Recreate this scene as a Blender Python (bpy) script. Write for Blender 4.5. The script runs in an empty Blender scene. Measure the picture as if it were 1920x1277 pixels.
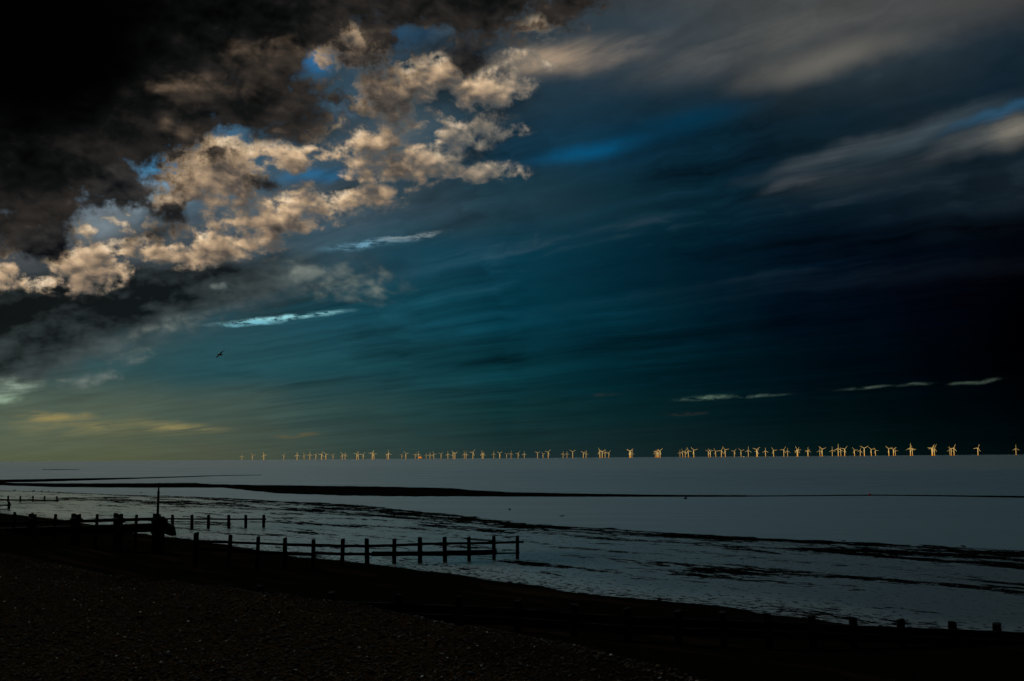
import bpy, bmesh, math, random
import numpy as np
from mathutils import Matrix, Vector, Euler

random.seed(7)
rng = np.random.default_rng(11)
SC = bpy.context.scene
COL = SC.collection

# ------------------------------------------------------------------ camera
F = 1867.0                       # focal length in pixels of the 1920 px photo
EYE = 6.2
PITCH = math.radians(6.73)
ROLL = math.radians(0.40)
CAM = Vector((0.0, 0.0, EYE))
ROT = Matrix.Rotation(math.pi/2 + PITCH, 3, 'X') @ Matrix.Rotation(-ROLL, 3, 'Z')

cam_data = bpy.data.cameras.new('camera')
cam_data.sensor_width = 36.0
cam_data.lens = 36.0*F/1920.0
cam_data.clip_start = 0.1
cam_data.clip_end = 300000.0
cam = bpy.data.objects.new('camera', cam_data)
COL.objects.link(cam)
cam.matrix_world = Matrix.Translation(CAM) @ ROT.to_4x4()
SC.camera = cam

SC.view_settings.view_transform = 'Standard'
SC.view_settings.look = 'None'
SC.view_settings.exposure = 0.0
SC.view_settings.gamma = 1.0
SC.view_settings.use_curve_mapping = False

def ray(px, py):
    """world direction seen at a photo pixel"""
    return (ROT @ Vector((px-960.0, 638.5-py, -F))).normalized()

def proj(p):
    q = ROT.transposed() @ (Vector(p)-CAM)
    return 960.0+F*q.x/-q.z, 638.5-F*q.y/-q.z

def ground(px, py, z=0.0):
    d = ray(px, py)
    k = (z-EYE)/d.z
    return CAM + d*k

def at_depth(px, py, Y):
    d = ray(px, py)
    return CAM + d*(Y/d.y)

def azel(px, py):
    d = ray(px, py)
    return math.degrees(math.atan2(d.x, d.y)), math.degrees(math.asin(d.z))

def s2l(v):
    v = v/255.0
    return v/12.92 if v <= 0.04045 else ((v+0.055)/1.055)**2.4

def lin(c):
    return tuple(s2l(x) for x in c)
SKY_K = (0.012, 0.012, 0.012)
# px, py, rx, ry, angle, colour, strength
SLIVERS = [
 (1060, 108, 220, 48, 4, (158, 140, 120), 0.85),
 (1010, 112, 120, 36, 2, (176, 152, 126), 0.7),
 (1170, 92, 110, 30, 14, (116, 112, 106), 0.6),
 (1085, 286, 180, 30, 8, (0, 92, 138), 0.48),
 (1290, 230, 220, 40, 9, (2, 54, 80), 0.4),
 (592, 122, 46, 46, 0, (0, 124, 190), 1.0),
 (740, 70, 130, 34, 5, (14, 88, 130), 0.8),
 (430, 240, 80, 44, 20, (84, 134, 172), 0.9),
 (300, 322, 80, 56, 30, (70, 144, 190), 0.9),
 (585, 330, 130, 20, 12, (14, 118, 172), 0.6),
 (640, 205, 90, 50, 20, (80, 104, 122), 0.8),
 (560, 385, 260, 70, 12, (84, 94, 100), 0.8),
 (740, 270, 220, 90, 8, (82, 92, 98), 0.7),
 (275, 372, 110, 54, 25, (158, 178, 190), 0.8),
 (200, 412, 120, 60, 25, (120, 134, 142), 0.8),
 (535, 597, 190, 8, 6.5, (150, 214, 222), 1.0),
 (480, 606, 90, 8, 6, (120, 190, 205), 0.8),
 (690, 457, 120, 13, 8, (120, 172, 196), 0.55),
 (770, 443, 90, 10, 9, (150, 165, 168), 0.45),
 (1475, 338, 110, 18, 12, (96, 100, 102), 0.35),
 (1560, 288, 260, 24, 12, (92, 100, 104), 0.4),
 (1720, 254, 280, 30, 14, (86, 100, 108), 0.4),
 (1640, 300, 340, 80, 12, (56, 66, 72), 0.35),
 (1840, 262, 160, 40, 10, (84, 88, 88), 0.5),
 (1890, 206, 180, 20, 14, (48, 92, 122), 0.5),
 (1910, 244, 110, 50, 12, (120, 116, 106), 0.65),
 (1400, 80, 460, 90, 6, (104, 102, 98), 0.45),
 (1560, 115, 260, 50, 8, (110, 107, 100), 0.5),
 (1320, 746, 80, 7, 3, (92, 116, 100), 0.6),
 (1430, 741, 70, 5, 2, (58, 78, 72), 0.8),
 (1612, 728, 80, 5, 4, (78, 94, 84), 0.45),
 (1700, 721, 50, 5, 4, (60, 74, 68), 0.7),
 (1812, 714, 60, 6, 5, (84, 100, 88), 0.5),
 (1275, 776, 60, 6, 1, (44, 44, 42), 0.7),
 (1130, 738, 60, 6, 1, (40, 48, 48), 0.4),
 (330, 806, 140, 18, -3, (140, 130, 86), 0.55),
 (150, 798, 240, 30, -3, (126, 120, 82), 0.5),
 (90, 778, 110, 16, -3, (140, 128, 84), 0.8),
 (545, 815, 90, 7, 5, (92, 84, 58), 0.6),
 (30, 716, 80, 24, 8, (168, 190, 170), 0.95),
 (8, 742, 40, 14, 8, (150, 175, 150), 0.9),
]
# px, py, rx, ry, angle, amplitude
GREY = [
 (60, 600, 460, 150, 12, 1.3), (320, 540, 320, 66, 12, 0.85), (20, 660, 240, 70, 10, 1.0), (520, 535, 320, 80, 10, 0.7),
 (620, 235, 160, 90, 10, 0.55), (820, 180, 180, 90, 0, 0.6), (540, 350, 90, 40, 10, 0.4),
 (240, 400, 200, 70, 20, 0.6),
]
GREYLIGHT = [(470, 570, 240, 70, 12, 1.0), (640, 520, 160, 60, 0, 0.8), (300, 640, 200, 50, 14, 0.9), (120, 690, 160, 40, 10, 0.5)]
# px, py, rx, ry, angle, amplitude
LIT = [
 (405, 318, 125, 98, 0, 1.2), (390, 280, 80, 50, 20, 1.0), (520, 294, 130, 44, -4, 1.0), (440, 395, 60, 56, 0, 0.6), (330, 376, 44, 34, 0, 0.8),
 (750, 312, 170, 58, 4, 0.95), (865, 326, 120, 28, 6, 0.85), (695, 268, 90, 46, 30, 0.75), (715, 364, 110, 32, 8, 0.6),
 (850, 250, 120, 50, 8, 0.75), (640, 382, 130, 36, 14, 0.9), (500, 424, 190, 42, 8, 0.8), (395, 466, 210, 40, 8, 0.85), (290, 478, 110, 34, 10, 0.65),
 (150, 500, 140, 58, 10, 1.05), (20, 505, 110, 50, 20, 0.85), (220, 418, 60, 30, 30, 0.6), (180, 440, 50, 32, 30, 0.5),
 (655, 105, 110, 80, -25, 1.1), (725, 168, 140, 80, 0, 0.9), (830, 140, 90, 44, 0, 0.85), (915, 166, 105, 50, 6, 1.0),
 (560, 370, 330, 110, 12, 0.38), (770, 225, 250, 110, 8, 0.40), (250, 450, 200, 60, 14, 0.4),
 (985, 112, 90, 30, 3, 0.45), (1002, 42, 80, 46, -20, 0.95), (965, 245, 50, 20, 5, 0.5), (960, 325, 50, 18, 5, 0.45),
]
PALE = [(1120, 110, 260, 110, 5, 1.1), (650, 540, 300, 70, 0, 1.6), (260, 660, 260, 80, 14, 1.6), (880, 270, 160, 110, 0, 0.55), (220, 420, 140, 60, 20, 0.7), (1000, 280, 200, 120, 0, 0.9), (425, 545, 90, 50, 0, 1.2)]
DARK = [
 (80, 80, 640, 400, 20, 2.3), (420, 40, 540, 190, 5, 1.7), (70, 300, 270, 190, 38, 1.5), (860, 5, 340, 100, 0, 1.3), (1085, 0, 130, 56, 10, 0.9),
 (470, 185, 250, 120, 20, 1.25), (560, 215, 120, 66, 0, 0.85), (640, 190, 90, 60, 0, 0.7), (0, 420, 160, 100, 30, 1.1), (280, 250, 140, 90, 30, 0.9),
 (592, 122, 50, 44, 0, -1.2), (775, 66, 60, 18, 5, -0.7), (660, 80, 80, 50, -20, -0.7), (430, 250, 80, 30, 15, -0.5),
]
PUFFS = [(886, 118, 64, 48, 0, 1.0), (224, 350, 90, 66, 0, 1.1), (180, 380, 60, 36, 20, 0.8), (96, 464, 90, 48, 0, 1.15), (326, 394, 56, 34, 0, 0.8), (495, 346, 70, 34, 0, 0.75), (290, 432, 110, 36, 24, 0.55)]
KNOLLS = [(530, 132, 110, 80, 0, 0.9), (365, 168, 100, 46, 10, 0.8), (345, 246, 60, 30, 20, 0.6), (460, 110, 70, 40, 0, 0.5)]
BLACK = [(0, 0, 420, 300, 10, 1.3), (110, 130, 330, 200, 25, 0.9), (380, 0, 300, 90, 0, 0.6), (0, 330, 150, 120, 30, 0.5)]
GREYLIGHT = [(470, 570, 240, 70, 12, 1.0), (640, 520, 160, 60, 0, 0.8), (300, 640, 200, 50, 14, 0.9), (120, 690, 160, 40, 10, 0.5)]
BRIGHT = [(405, 315, 150, 120, 0, 1.3), (520, 292, 130, 60, 0, 0.8), (655, 100, 100, 70, 0, 0.9), (150, 500, 130, 60, 0, 0.9), (915, 165, 100, 60, 0, 0.8), (770, 310, 160, 60, 0, 0.6), (500, 430, 200, 60, 8, 0.5)]
SCRAPS = [(640, 525, 170, 50, -6, 0.7), (700, 542, 80, 20, 12, 0.7), (425, 545, 40, 20, 0, 0.6), (235, 684, 64, 32, 30, 0.8), (330, 612, 150, 26, 14, 0.5), (160, 712, 120, 22, 10, 0.5)]
SEA_BASE = (0.050, 0.068, 0.078)
SEA_R = (0.39, 0.49)
FLAT_R = (0.34, 0.42)
N_PEBBLE = 60000
# weed and mussel beds on the flats: x0, y0, x1, y1 (photo), half width in metres, strength
BEDS = [
 (170, 935, 430, 946, 7.0, 0.62), (240, 946, 330, 944, 2.0, 0.6), (430, 951, 600, 958, 4.0, 0.6), (600, 957, 900, 977, 4.0, 0.6),
 (495, 979, 665, 986, 1.6, 0.62), (110, 934, 160, 937, 2.5, 0.6), (800, 986, 1000, 1001, 3.0, 0.5), (1000, 999, 1500, 1030, 2.2, 0.5),
 (965, 1060, 1140, 1075, 0.9, 0.7), (1165, 1057, 1240, 1064, 0.9, 0.75), (1250, 1058, 1500, 1079, 1.3, 0.68), (1300, 1072, 1560, 1086, 1.0, 0.66),
 (1500, 1080, 1920, 1106, 1.3, 0.55), (1400, 1024, 1930, 1044, 2.4, 0.75), (1560, 1034, 1930, 1064, 1.8, 0.6), (880, 1012, 960, 1020, 1.0, 0.6),
 (780, 1022, 880, 1030, 0.8, 0.6), (400, 1004, 480, 1008, 1.0, 0.45), (560, 1001, 720, 1010, 1.0, 0.42), (325, 981, 430, 982, 0.8, 0.6),
]
# width (m) of the dark band along the water's edge
EDGE = [(0, 920, 1.6), (240, 928, 3), (430, 935, 7), (600, 943, 9), (745, 956, 10), (880, 969, 9), (1000, 983, 8), (1150, 992, 6), (1250, 1002, 5), (1400, 1008, 5), (1580, 1016, 7), (1920, 1035, 8)]
BARS = [
 ([(-80, 900.5), (0, 899), (136, 896.8), (270, 895.4), (340, 893.5), (406, 891.7), (490, 890.8)],
  [(-80, 904), (0, 905), (45, 905), (160, 901.5), (270, 897.6), (340, 895.2), (406, 892.7), (490, 891.1)], 0.12,
  'narrow upper finger of dark sandbar pointing right above the long bar'),
 ([(-80, 903), (0, 904), (45, 905.5), (160, 906), (270, 905.5), (365, 905), (395, 908), (520, 909), (600, 910), (700, 911), (850, 914.5), (880, 918), (960, 923), (1100, 926.5), (1280, 929.5), (1400, 930.2)],
  [(-80, 910), (0, 910.5), (50, 912), (100, 914), (260, 915.3), (420, 915), (470, 921), (520, 926.5), (640, 931), (760, 933), (900, 932), (1000, 932), (1280, 931.8), (1400, 931.6)], 0.16,
  'long dark sandbar lying across the shallow water left of centre'),
 ([(1380, 930), (1500, 929.6), (1640, 928.4), (1760, 929.3), (1990, 931.2)],
  [(1380, 931.6), (1500, 930.6), (1640, 929.6), (1760, 930.8), (1990, 935)], 0.10,
  'thin dark spit of sand in the sea at the right'),
 ([(80, 880.3), (105, 880), (150, 880.4)], [(80, 881), (105, 881.2), (150, 881)], 0.10, 'small faint dark shoal far out at the left'),
]
# ------------------------------------------------------------------ sky
SUN_EL = math.radians(4.0)
SUN_AZ = math.radians(197.0)      # behind the camera, a little to the left

class NG:
    """small helper that writes node trees as expressions"""
    def __init__(self, tree):
        self.t = tree; self.n = 0
    def node(self, kind, **kw):
        nd = self.t.nodes.new(kind)
        nd.location = ((self.n % 40)*180, -(self.n//40)*220); self.n += 1
        for k, v in kw.items(): setattr(nd, k, v)
        return nd
    def put(self, sock, v):
        if v is None: return
        if isinstance(v, bpy.types.NodeSocket): self.t.links.new(v, sock)
        else:
            if sock.type == 'RGBA' and len(v) == 3: v = (*v, 1.0)
            sock.default_value = v
    def m(self, op, a, b=None, c=None, clamp=False):
        nd = self.node('ShaderNodeMath', operation=op, use_clamp=clamp)
        for s, v in zip(nd.inputs, (a, b, c)): self.put(s, v)
        return nd.outputs[0]
    def add(self, a, b): return self.m('ADD', a, b)
    def sub(self, a, b): return self.m('SUBTRACT', a, b)
    def mul(self, a, b): return self.m('MULTIPLY', a, b)
    def mad(self, a, b, c): return self.m('MULTIPLY_ADD', a, b, c)
    def clamp(self, a): return self.m('ADD', a, 0.0, clamp=True)
    def v(self, op, a, b=None, scale=None):
        nd = self.node('ShaderNodeVectorMath', operation=op)
        self.put(nd.inputs[0], a)
        if b is not None: self.put(nd.inputs[1], b)
        if scale is not None: self.put(nd.inputs['Scale'], scale)
        return nd.outputs['Value' if op in ('DOT_PRODUCT', 'LENGTH') else 'Vector']
    def xyz(self, x=0.0, y=0.0, z=0.0):
        nd = self.node('ShaderNodeCombineXYZ')
        for s, v in zip(nd.inputs, (x, y, z)): self.put(s, v)
        return nd.outputs[0]
    def sep(self, v):
        nd = self.node('ShaderNodeSeparateXYZ'); self.put(nd.inputs[0], v)
        return nd.outputs
    def noise(self, vec, scale=1.0, detail=4.0, rough=0.5, lac=2.0, dist=0.0, color=False, dims='2D'):
        nd = self.node('ShaderNodeTexNoise', noise_dimensions=dims)
        self.put(nd.inputs['Vector'], vec)
        for k, v in (('Scale', scale), ('Detail', detail), ('Roughness', rough), ('Lacunarity', lac), ('Distortion', dist)):
            self.put(nd.inputs[k], v)
        return nd.outputs['Color' if color else 'Fac']
    def smooth(self, a, lo, hi, o0=0.0, o1=1.0):
        nd = self.node('ShaderNodeMapRange', interpolation_type='SMOOTHSTEP')
        for s, v in zip(nd.inputs[:5], (a, lo, hi, o0, o1)): self.put(s, v)
        return nd.outputs[0]
    def lerp(self, a, lo, hi, o0=0.0, o1=1.0):
        nd = self.node('ShaderNodeMapRange', interpolation_type='LINEAR', clamp=True)
        for s, v in zip(nd.inputs[:5], (a, lo, hi, o0, o1)): self.put(s, v)
        return nd.outputs[0]
    def mix(self, f, a, b, mode='MIX'):
        nd = self.node('ShaderNodeMix', data_type='RGBA', blend_type=mode, clamp_factor=True)
        self.put(nd.inputs[0], f)
        for s, v in ((nd.inputs[6], a), (nd.inputs[7], b)):
            if isinstance(v, (tuple, list)) and len(v) == 3: v = (*v, 1.0)
            self.put(s, v)
        return nd.outputs[2]
    def ramp(self, f, stops, interp='EASE'):
        nd = self.node('ShaderNodeValToRGB')
        cr = nd.color_ramp; cr.interpolation = interp
        while len(cr.elements) < len(stops): cr.elements.new(0.5)
        for e, (p, c) in zip(cr.elements, stops):
            e.position = p; e.color = (*c[:3], 1.0)
        self.put(nd.inputs[0], f)
        return nd.outputs[0]

def build_world():
    W = bpy.data.worlds.new('World'); SC.world = W; W.use_nodes = True
    t = W.node_tree; t.nodes.clear(); g = NG(t)
    tc = g.node('ShaderNodeTexCoord').outputs['Generated']
    dirv = g.v('NORMALIZE', tc)
    x, y, z = g.sep(dirv)
    az = g.mul(g.m('ARCTAN2', x, y), 57.29578)
    el = g.mul(g.m('ARCSINE', z), 57.29578)
    P0 = g.xyz(az, el, 0.0)                     # degrees: azimuth right of the bay's axis, elevation

    # the high cloud deck: streets that run away to the left horizon
    zz = g.add(g.m('MAXIMUM', z, 0.0), 0.05)
    qx, qy = g.m('DIVIDE', x, zz), g.m('DIVIDE', y, zz)
    a0 = math.radians(-50)
    along = g.add(g.mul(qx, math.sin(a0)), g.mul(qy, math.cos(a0)))
    across = g.add(g.mul(qx, math.cos(a0)), g.mul(qy, -math.sin(a0)))
    ST = g.xyz(g.mul(along, 0.30), across, 0.0)
    st_big = g.noise(ST, 0.75, 5, 0.55)
    st_fine = g.noise(ST, 2.6, 7, 0.62, dist=0.4)

    # warped copies of the direction
    wa = g.noise(P0, 0.16, 3, 0.5, color=True)
    wb = g.noise(P0, 0.6, 4, 0.5, color=True)
    wav, wbv = g.v('SUBTRACT', wa, (0.5, 0.5, 0.5)), g.v('SUBTRACT', wb, (0.5, 0.5, 0.5))
    P1 = g.v('ADD', P0, g.v('MULTIPLY', wav, (3.0, 0.9, 0.0)))
    P1 = g.v('ADD', P1, g.v('MULTIPLY', wbv, (1.4, 0.30, 0.0)))
    P2 = g.v('ADD', P0, g.v('MULTIPLY', wav, (2.2, 1.6, 0.0)))
    P2 = g.v('ADD', P2, g.v('MULTIPLY', wbv, (1.1, 0.9, 0.0)))

    # --- base colours of the sky behind the broken cloud
    XS = [-60, 120, 300, 480, 720, 960, 1200, 1440, 1680, 1920, 2100]
    ROWS = [
     (0,   [(8,9,10),(14,14,14),(40,40,42),(44,46,48),(48,52,56),(58,64,68),(66,72,76),(84,85,84),(78,79,79),(70,70,69),(60,60,60)]),
     (100, [(10,12,14),(20,22,26),(40,50,60),(50,70,84),(58,84,104),(70,82,90),(42,60,72),(66,72,74),(50,60,66),(16,34,46),(10,24,32)]),
     (200, [(20,30,40),(30,50,66),(50,80,104),(54,84,106),(58,80,92),(36,58,72),(22,50,66),(16,36,48),(10,30,42),(10,34,50),(8,26,36)]),
     (300, [(40,60,76),(60,90,112),(66,100,124),(54,86,106),(56,80,94),(24,60,80),(8,46,66),(12,36,48),(22,38,48),(30,44,52),(26,34,40)]),
     (400, [(70,78,86),(86,98,108),(84,100,112),(62,84,100),(54,76,88),(32,60,72),(10,44,58),(7,28,40),(5,18,30),(3,9,18),(1,4,10)]),
     (500, [(62,62,62),(66,68,70),(68,74,78),(62,76,82),(26,68,84),(9,54,70),(2,36,50),(1,18,32),(1,6,16),(0,1,5),(0,0,2)]),
     (600, [(36,44,46),(40,52,56),(42,68,74),(34,76,88),(18,70,84),(5,52,66),(1,34,46),(0,15,27),(1,4,12),(0,0,2),(0,0,1)]),
     (700, [(62,80,76),(56,80,80),(38,76,82),(34,74,80),(22,64,72),(8,50,58),(1,33,42),(0,15,23),(0,5,10),(0,0,1),(0,0,0)]),
     (780, [(84,97,82),(86,97,80),(76,90,78),(60,78,72),(36,66,66),(16,48,50),(5,32,36),(2,19,23),(0,11,15),(0,3,5),(0,2,3)]),
     (862, [(84,92,70),(86,92,67),(80,86,66),(70,78,66),(46,62,58),(28,46,47),(21,36,38),(8,27,28),(3,18,19),(1,8,10),(1,6,8)]),
    ]
    def base_at(px, py):
        px = min(max(px, XS[0]), XS[-1]); py = min(max(py, 0), 862)
        i = max(k for k in range(len(XS)-1) if XS[k] <= px)
        j = max(k for k in range(len(ROWS)-1) if ROWS[k][0] <= py)
        fx = (px-XS[i])/(XS[i+1]-XS[i]); fy = (py-ROWS[j][0])/(ROWS[j+1][0]-ROWS[j][0])
        c = [[lin(ROWS[jj][1][ii]) for ii in (i, i+1)] for jj in (j, j+1)]
        return tuple((1-fy)*((1-fx)*c[0][0][k]+fx*c[0][1][k])+fy*((1-fx)*c[1][0][k]+fx*c[1][1][k]) for k in range(3))
    AZ0, AZ1 = -33.0, 33.0
    paz, pel, _ = g.sep(g.v('ADD', P0, g.v('MULTIPLY', wav, (4.0, 1.2, 0.0))))
    pel = g.add(pel, g.mul(g.sub(st_big, 0.5), g.lerp(el, 0.0, 14.0, 0.3, 4.0)))
    f = g.lerp(paz, AZ0, AZ1)
    els = [0.0, 1.2, 2.6, 5.0, 8.0, 11.0, 14.0, 17.0, 20.0, 23.0, 26.0]
    col = None
    for k, e in enumerate(els):
        stops = []
        for i in range(13):
            a = AZ0+(AZ1-AZ0)*i/12
            d = Vector((math.sin(math.radians(a))*math.cos(math.radians(e)), math.cos(math.radians(a))*math.cos(math.radians(e)), math.sin(math.radians(e))))
            px, py = proj(CAM+d*1000)
            stops.append((i/12, base_at(px, py)))
        row = g.ramp(f, stops, 'LINEAR')
        col = row if col is None else g.mix(g.smooth(pel, els[k-1], e), col, row)
    # streaky thickness of the veil
    STW = g.v('ADD', ST, g.v('MULTIPLY', wav, (0.5, 0.22, 0.0)))
    st_a = g.noise(STW, 1.3, 6, 0.58)
    st_b = g.noise(g.v('MULTIPLY', STW, (0.7, 1.0, 1.0)), 4.2, 5, 0.6)
    patchy = g.noise(P0, 0.12, 3, 0.5)
    amp = g.mul(g.lerp(el, 0.0, 9.0, 0.10, 0.75), g.lerp(patchy, 0.35, 0.65, 0.5, 1.4))
    mod = g.add(1.0, g.mul(amp, g.add(g.mul(g.sub(st_a, 0.5), 2.6), g.mul(g.sub(st_b, 0.5), 1.5))))
    col = g.mix(1.0, col, g.xyz(mod, mod, mod), 'MULTIPLY')
    veil = g.mul(g.smooth(g.add(st_a, g.mul(g.sub(st_b, 0.5), 0.35)), 0.50, 0.72), g.mul(g.smooth(el, 7.0, 17.0), g.lerp(az, 2.0, 22.0, 1.0, 0.25)))
    col = g.mix(g.mul(veil, 0.34), col, lin((92, 100, 102)))

    def blob(vec, px, py, rx, ry, ang=0.0, g=g):
        """soft spot at a direction; radii in photo pixels, ang in degrees, positive = rising to the right"""
        c = azel(px, py); ex = azel(px+10, py); ey = azel(px, py-10)
        kx = (ex[0]-c[0])/10; ky = (ey[1]-c[1])/10
        mp = g.node('ShaderNodeMapping', vector_type='TEXTURE')
        mp.inputs['Location'].default_value = (c[0], c[1], 0)
        mp.inputs['Rotation'].default_value = (0, 0, math.radians(ang))
        mp.inputs['Scale'].default_value = (rx*kx, ry*ky, 1)
        g.put(mp.inputs['Vector'], vec)
        gr = g.node('ShaderNodeTexGradient', gradient_type='SPHERICAL')
        g.t.links.new(mp.outputs[0], gr.inputs[0])
        return gr.outputs['Fac']
    def field(vec, lst):
        acc = 0.0
        for (px, py, rx, ry, ang, amp) in lst:
            acc = g.mad(blob(vec, px, py, rx, ry, ang), amp, acc)
        return acc

    # --- thin bright streaks and gaps in the veil
    PT = g.v('ADD', P0, g.v('MULTIPLY', g.v('SUBTRACT', P1, P0), (1.0, 0.45, 0.0)))
    wisp = g.noise(g.v('MULTIPLY', P1, (0.8, 3.2, 0.0)), 1.1, 6, 0.65)
    for (px, py, rx, ry, ang, c, k) in SLIVERS:
        b = blob(P1 if ry > 13 else PT, px, py, rx, ry, ang)
        b = g.mul(g.m('POWER', g.smooth(b, 0.0, 1.0), 1.2), g.lerp(wisp if ry < 14 else st_fine, 0.36, 0.62, 0.0 if ry < 14 else 0.2, 1.5))
        col = g.mix(g.m('MULTIPLY', b, k, clamp=True), col, lin(c))

    # --- relief of the billows
    cg = bpy.data.node_groups.new('cloud_relief', 'ShaderNodeTree')
    cg.interface.new_socket('Vector', in_out='INPUT', socket_type='NodeSocketVector')
    cg.interface.new_socket('Fac', in_out='OUTPUT', socket_type='NodeSocketFloat')
    h = NG(cg)
    gi, go = h.node('NodeGroupInput'), h.node('NodeGroupOutput')
    v0 = gi.outputs[0]
    w1 = h.v('MULTIPLY', h.v('SUBTRACT', h.noise(v0, 0.45, 2, 0.5, color=True), (.5, .5, .5)), (0.9, 0.7, 0))
    v1 = h.v('ADD', v0, w1)
    v1 = h.v('MULTIPLY', v1, (0.85, 1.35, 1.0))
    n1 = h.noise(v1, 0.40, 9, 0.54)
    vo = h.node('ShaderNodeTexVoronoi', feature='SMOOTH_F1', voronoi_dimensions='2D')
    h.put(vo.inputs['Vector'], h.v('ADD', v1, h.v('MULTIPLY', h.v('SUBTRACT', h.noise(v1, 1.3, 3, 0.5, color=True), (.5, .5, .5)), (0.30, 0.30, 0))))
    vo.inputs['Scale'].default_value = 0.9; vo.inputs['Detail'].default_value = 2.0; vo.inputs['Roughness'].default_value = 0.5
    vo.inputs['Smoothness'].default_value = 0.6
    puff = h.sub(0.62, vo.outputs['Distance'])
    cg.links.new(h.add(h.mul(h.sub(n1, 0.5), 1.25), h.mul(puff, 0.42)), go.inputs[0])
    def call(tree, vec):
        nd = g.node('ShaderNodeGroup'); nd.node_tree = tree
        t.links.new(vec, nd.inputs[0]); return nd.outputs[0]

    def mass(name, lst, gain):
        """density of a cloud field: where it stands, broken up by the relief"""
        gt = bpy.data.node_groups.new(name, 'ShaderNodeTree')
        gt.interface.new_socket('Vector', in_out='INPUT', socket_type='NodeSocketVector')
        gt.interface.new_socket('Fac', in_out='OUTPUT', socket_type='NodeSocketFloat')
        k = NG(gt); i, o = k.node('NodeGroupInput'), k.node('NodeGroupOutput')
        vec = i.outputs[0]
        wA = k.v('SUBTRACT', k.noise(vec, 0.22, 3, 0.5, color=True), (.5, .5, .5))
        wB = k.v('SUBTRACT', k.noise(vec, 0.8, 3, 0.5, color=True), (.5, .5, .5))
        pw = k.v('ADD', vec, k.v('ADD', k.v('MULTIPLY', wA, (2.0, 1.5, 0)), k.v('MULTIPLY', wB, (0.8, 0.6, 0))))
        acc = 0.0
        for (px, py, rx, ry, ang, amp) in lst:
            bl = k.mul(blob(pw, px, py, rx, ry, ang, k), amp)
            acc = k.add(acc, bl) if amp < 0 else k.m('MAXIMUM', acc, bl)
        rel = k.node('ShaderNodeGroup'); rel.node_tree = cg; gt.links.new(vec, rel.inputs[0])
        gate = k.smooth(acc, 0.0, 0.32)
        gt.links.new(k.add(acc, k.mul(k.mul(rel.outputs[0], gate), gain)), o.inputs[0])
        return gt

    L = (-0.42, 0.90)
    def at(vec, d): return g.v('ADD', vec, (L[0]*d, L[1]*d, 0.0))
    r_here = call(cg, P0)
    emb = g.add(g.mul(g.sub(r_here, call(cg, at(P0, 0.9))), 1.0), g.mul(g.sub(r_here, call(cg, at(P0, 0.35))), 0.8))

    # --- grey stratocumulus low on the left
    fg = field(P2, GREY)
    dg = g.smooth(g.add(fg, g.mul(g.mul(r_here, g.smooth(fg, 0.0, 0.4)), 0.7)), 0.0, 0.95)
    gtone = g.clamp(g.add(0.05, g.add(g.mul(emb, 0.28), g.add(g.mul(g.sub(st_a, 0.5), 0.9), g.mul(g.clamp(field(P1, GREYLIGHT)), 0.75)))))
    gcol = g.mix(gtone, lin((14, 18, 19)), lin((84, 96, 97)))
    col = g.mix(g.mul(dg, 0.94), col, gcol)

    # --- sunlit cumulus: light is lost on the way down through the cloud
    ml = mass('sunlit_cumulus', LIT, 1.4)
    D0 = call(ml, P0)
    occ = g.add(g.add(g.clamp(call(ml, at(P0, 0.30))), g.mul(g.clamp(call(ml, at(P0, 0.75))), 1.3)), g.mul(g.clamp(call(ml, at(P0, 1.6))), 1.5))
    light = g.m('POWER', 2.71828, g.mul(occ, g.add(-0.80, g.mul(g.clamp(field(P2, BRIGHT)), 0.42))))
    light = g.clamp(g.add(light, g.add(0.04, g.mul(emb, 0.34))))
    frill = g.sub(g.noise(P0, 2.6, 7, 0.66), 0.5)
    fr = g.mul(frill, g.smooth(D0, 0.0, 0.22))
    al = g.smooth(g.add(D0, g.mul(fr, 0.75)), 0.05, g.lerp(az, -18.0, 2.0, 0.58, 0.95))
    halo = g.mul(g.smooth(g.add(D0, g.mul(fr, 0.5)), 0.0, 0.46), 0.55)
    col = g.mix(halo, col, lin((104, 105, 102)))
    warm = [(0.0, lin((52, 50, 49))), (0.22, lin((92, 83, 75))), (0.5, lin((158, 135, 110))), (0.8, lin((214, 183, 146))), (1.0, lin((244, 216, 180)))]
    pale = [(0.0, lin((60, 66, 70))), (0.3, lin((92, 94, 93))), (0.6, lin((132, 126, 114))), (1.0, lin((186, 170, 148)))]
    lcol = g.mix(g.clamp(field(P1, PALE)), g.ramp(light, warm, 'LINEAR'), g.ramp(light, pale, 'LINEAR'))
    col = g.mix(al, col, lcol)

    # --- thin teal grey scraps under the bank
    ms = mass('grey_scraps', SCRAPS, 1.1)
    S0 = call(ms, P0)
    col = g.mix(g.mul(g.smooth(S0, 0.05, 0.8), 0.75), col, g.mix(g.clamp(g.add(0.45, g.mul(emb, 0.7))), lin((66, 84, 88)), lin((126, 134, 126))))

    # --- the black cloud overhead on the left: thin brown edges, black where it is deep
    md = mass('black_cloud', DARK, 1.0)
    E0 = call(md, P0)
    ad = g.smooth(g.add(E0, g.mul(g.mul(frill, g.smooth(E0, 0.0, 0.22)), 0.6)), 0.05, 0.66)
    deep = g.smooth(E0, 0.15, 1.9)
    shade = g.clamp(g.add(g.add(0.60, g.mul(deep, -0.50)), g.mul(emb, 0.36)))
    dcol = g.ramp(shade, [(0.0, lin((2, 2, 3))), (0.3, lin((19, 20, 20))), (0.62, lin((48, 44, 41))), (1.0, lin((112, 96, 80)))], 'LINEAR')
    dcol = g.mix(g.smooth(field(P2, BLACK), 0.0, 1.3), dcol, lin((1, 1, 2)))
    col = g.mix(ad, col, dcol)

    # --- a few nearer dark puffs and dim lit knolls on it
    mf = mass('dark_puffs', PUFFS, 0.8)
    F0 = call(mf, P0)
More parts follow.
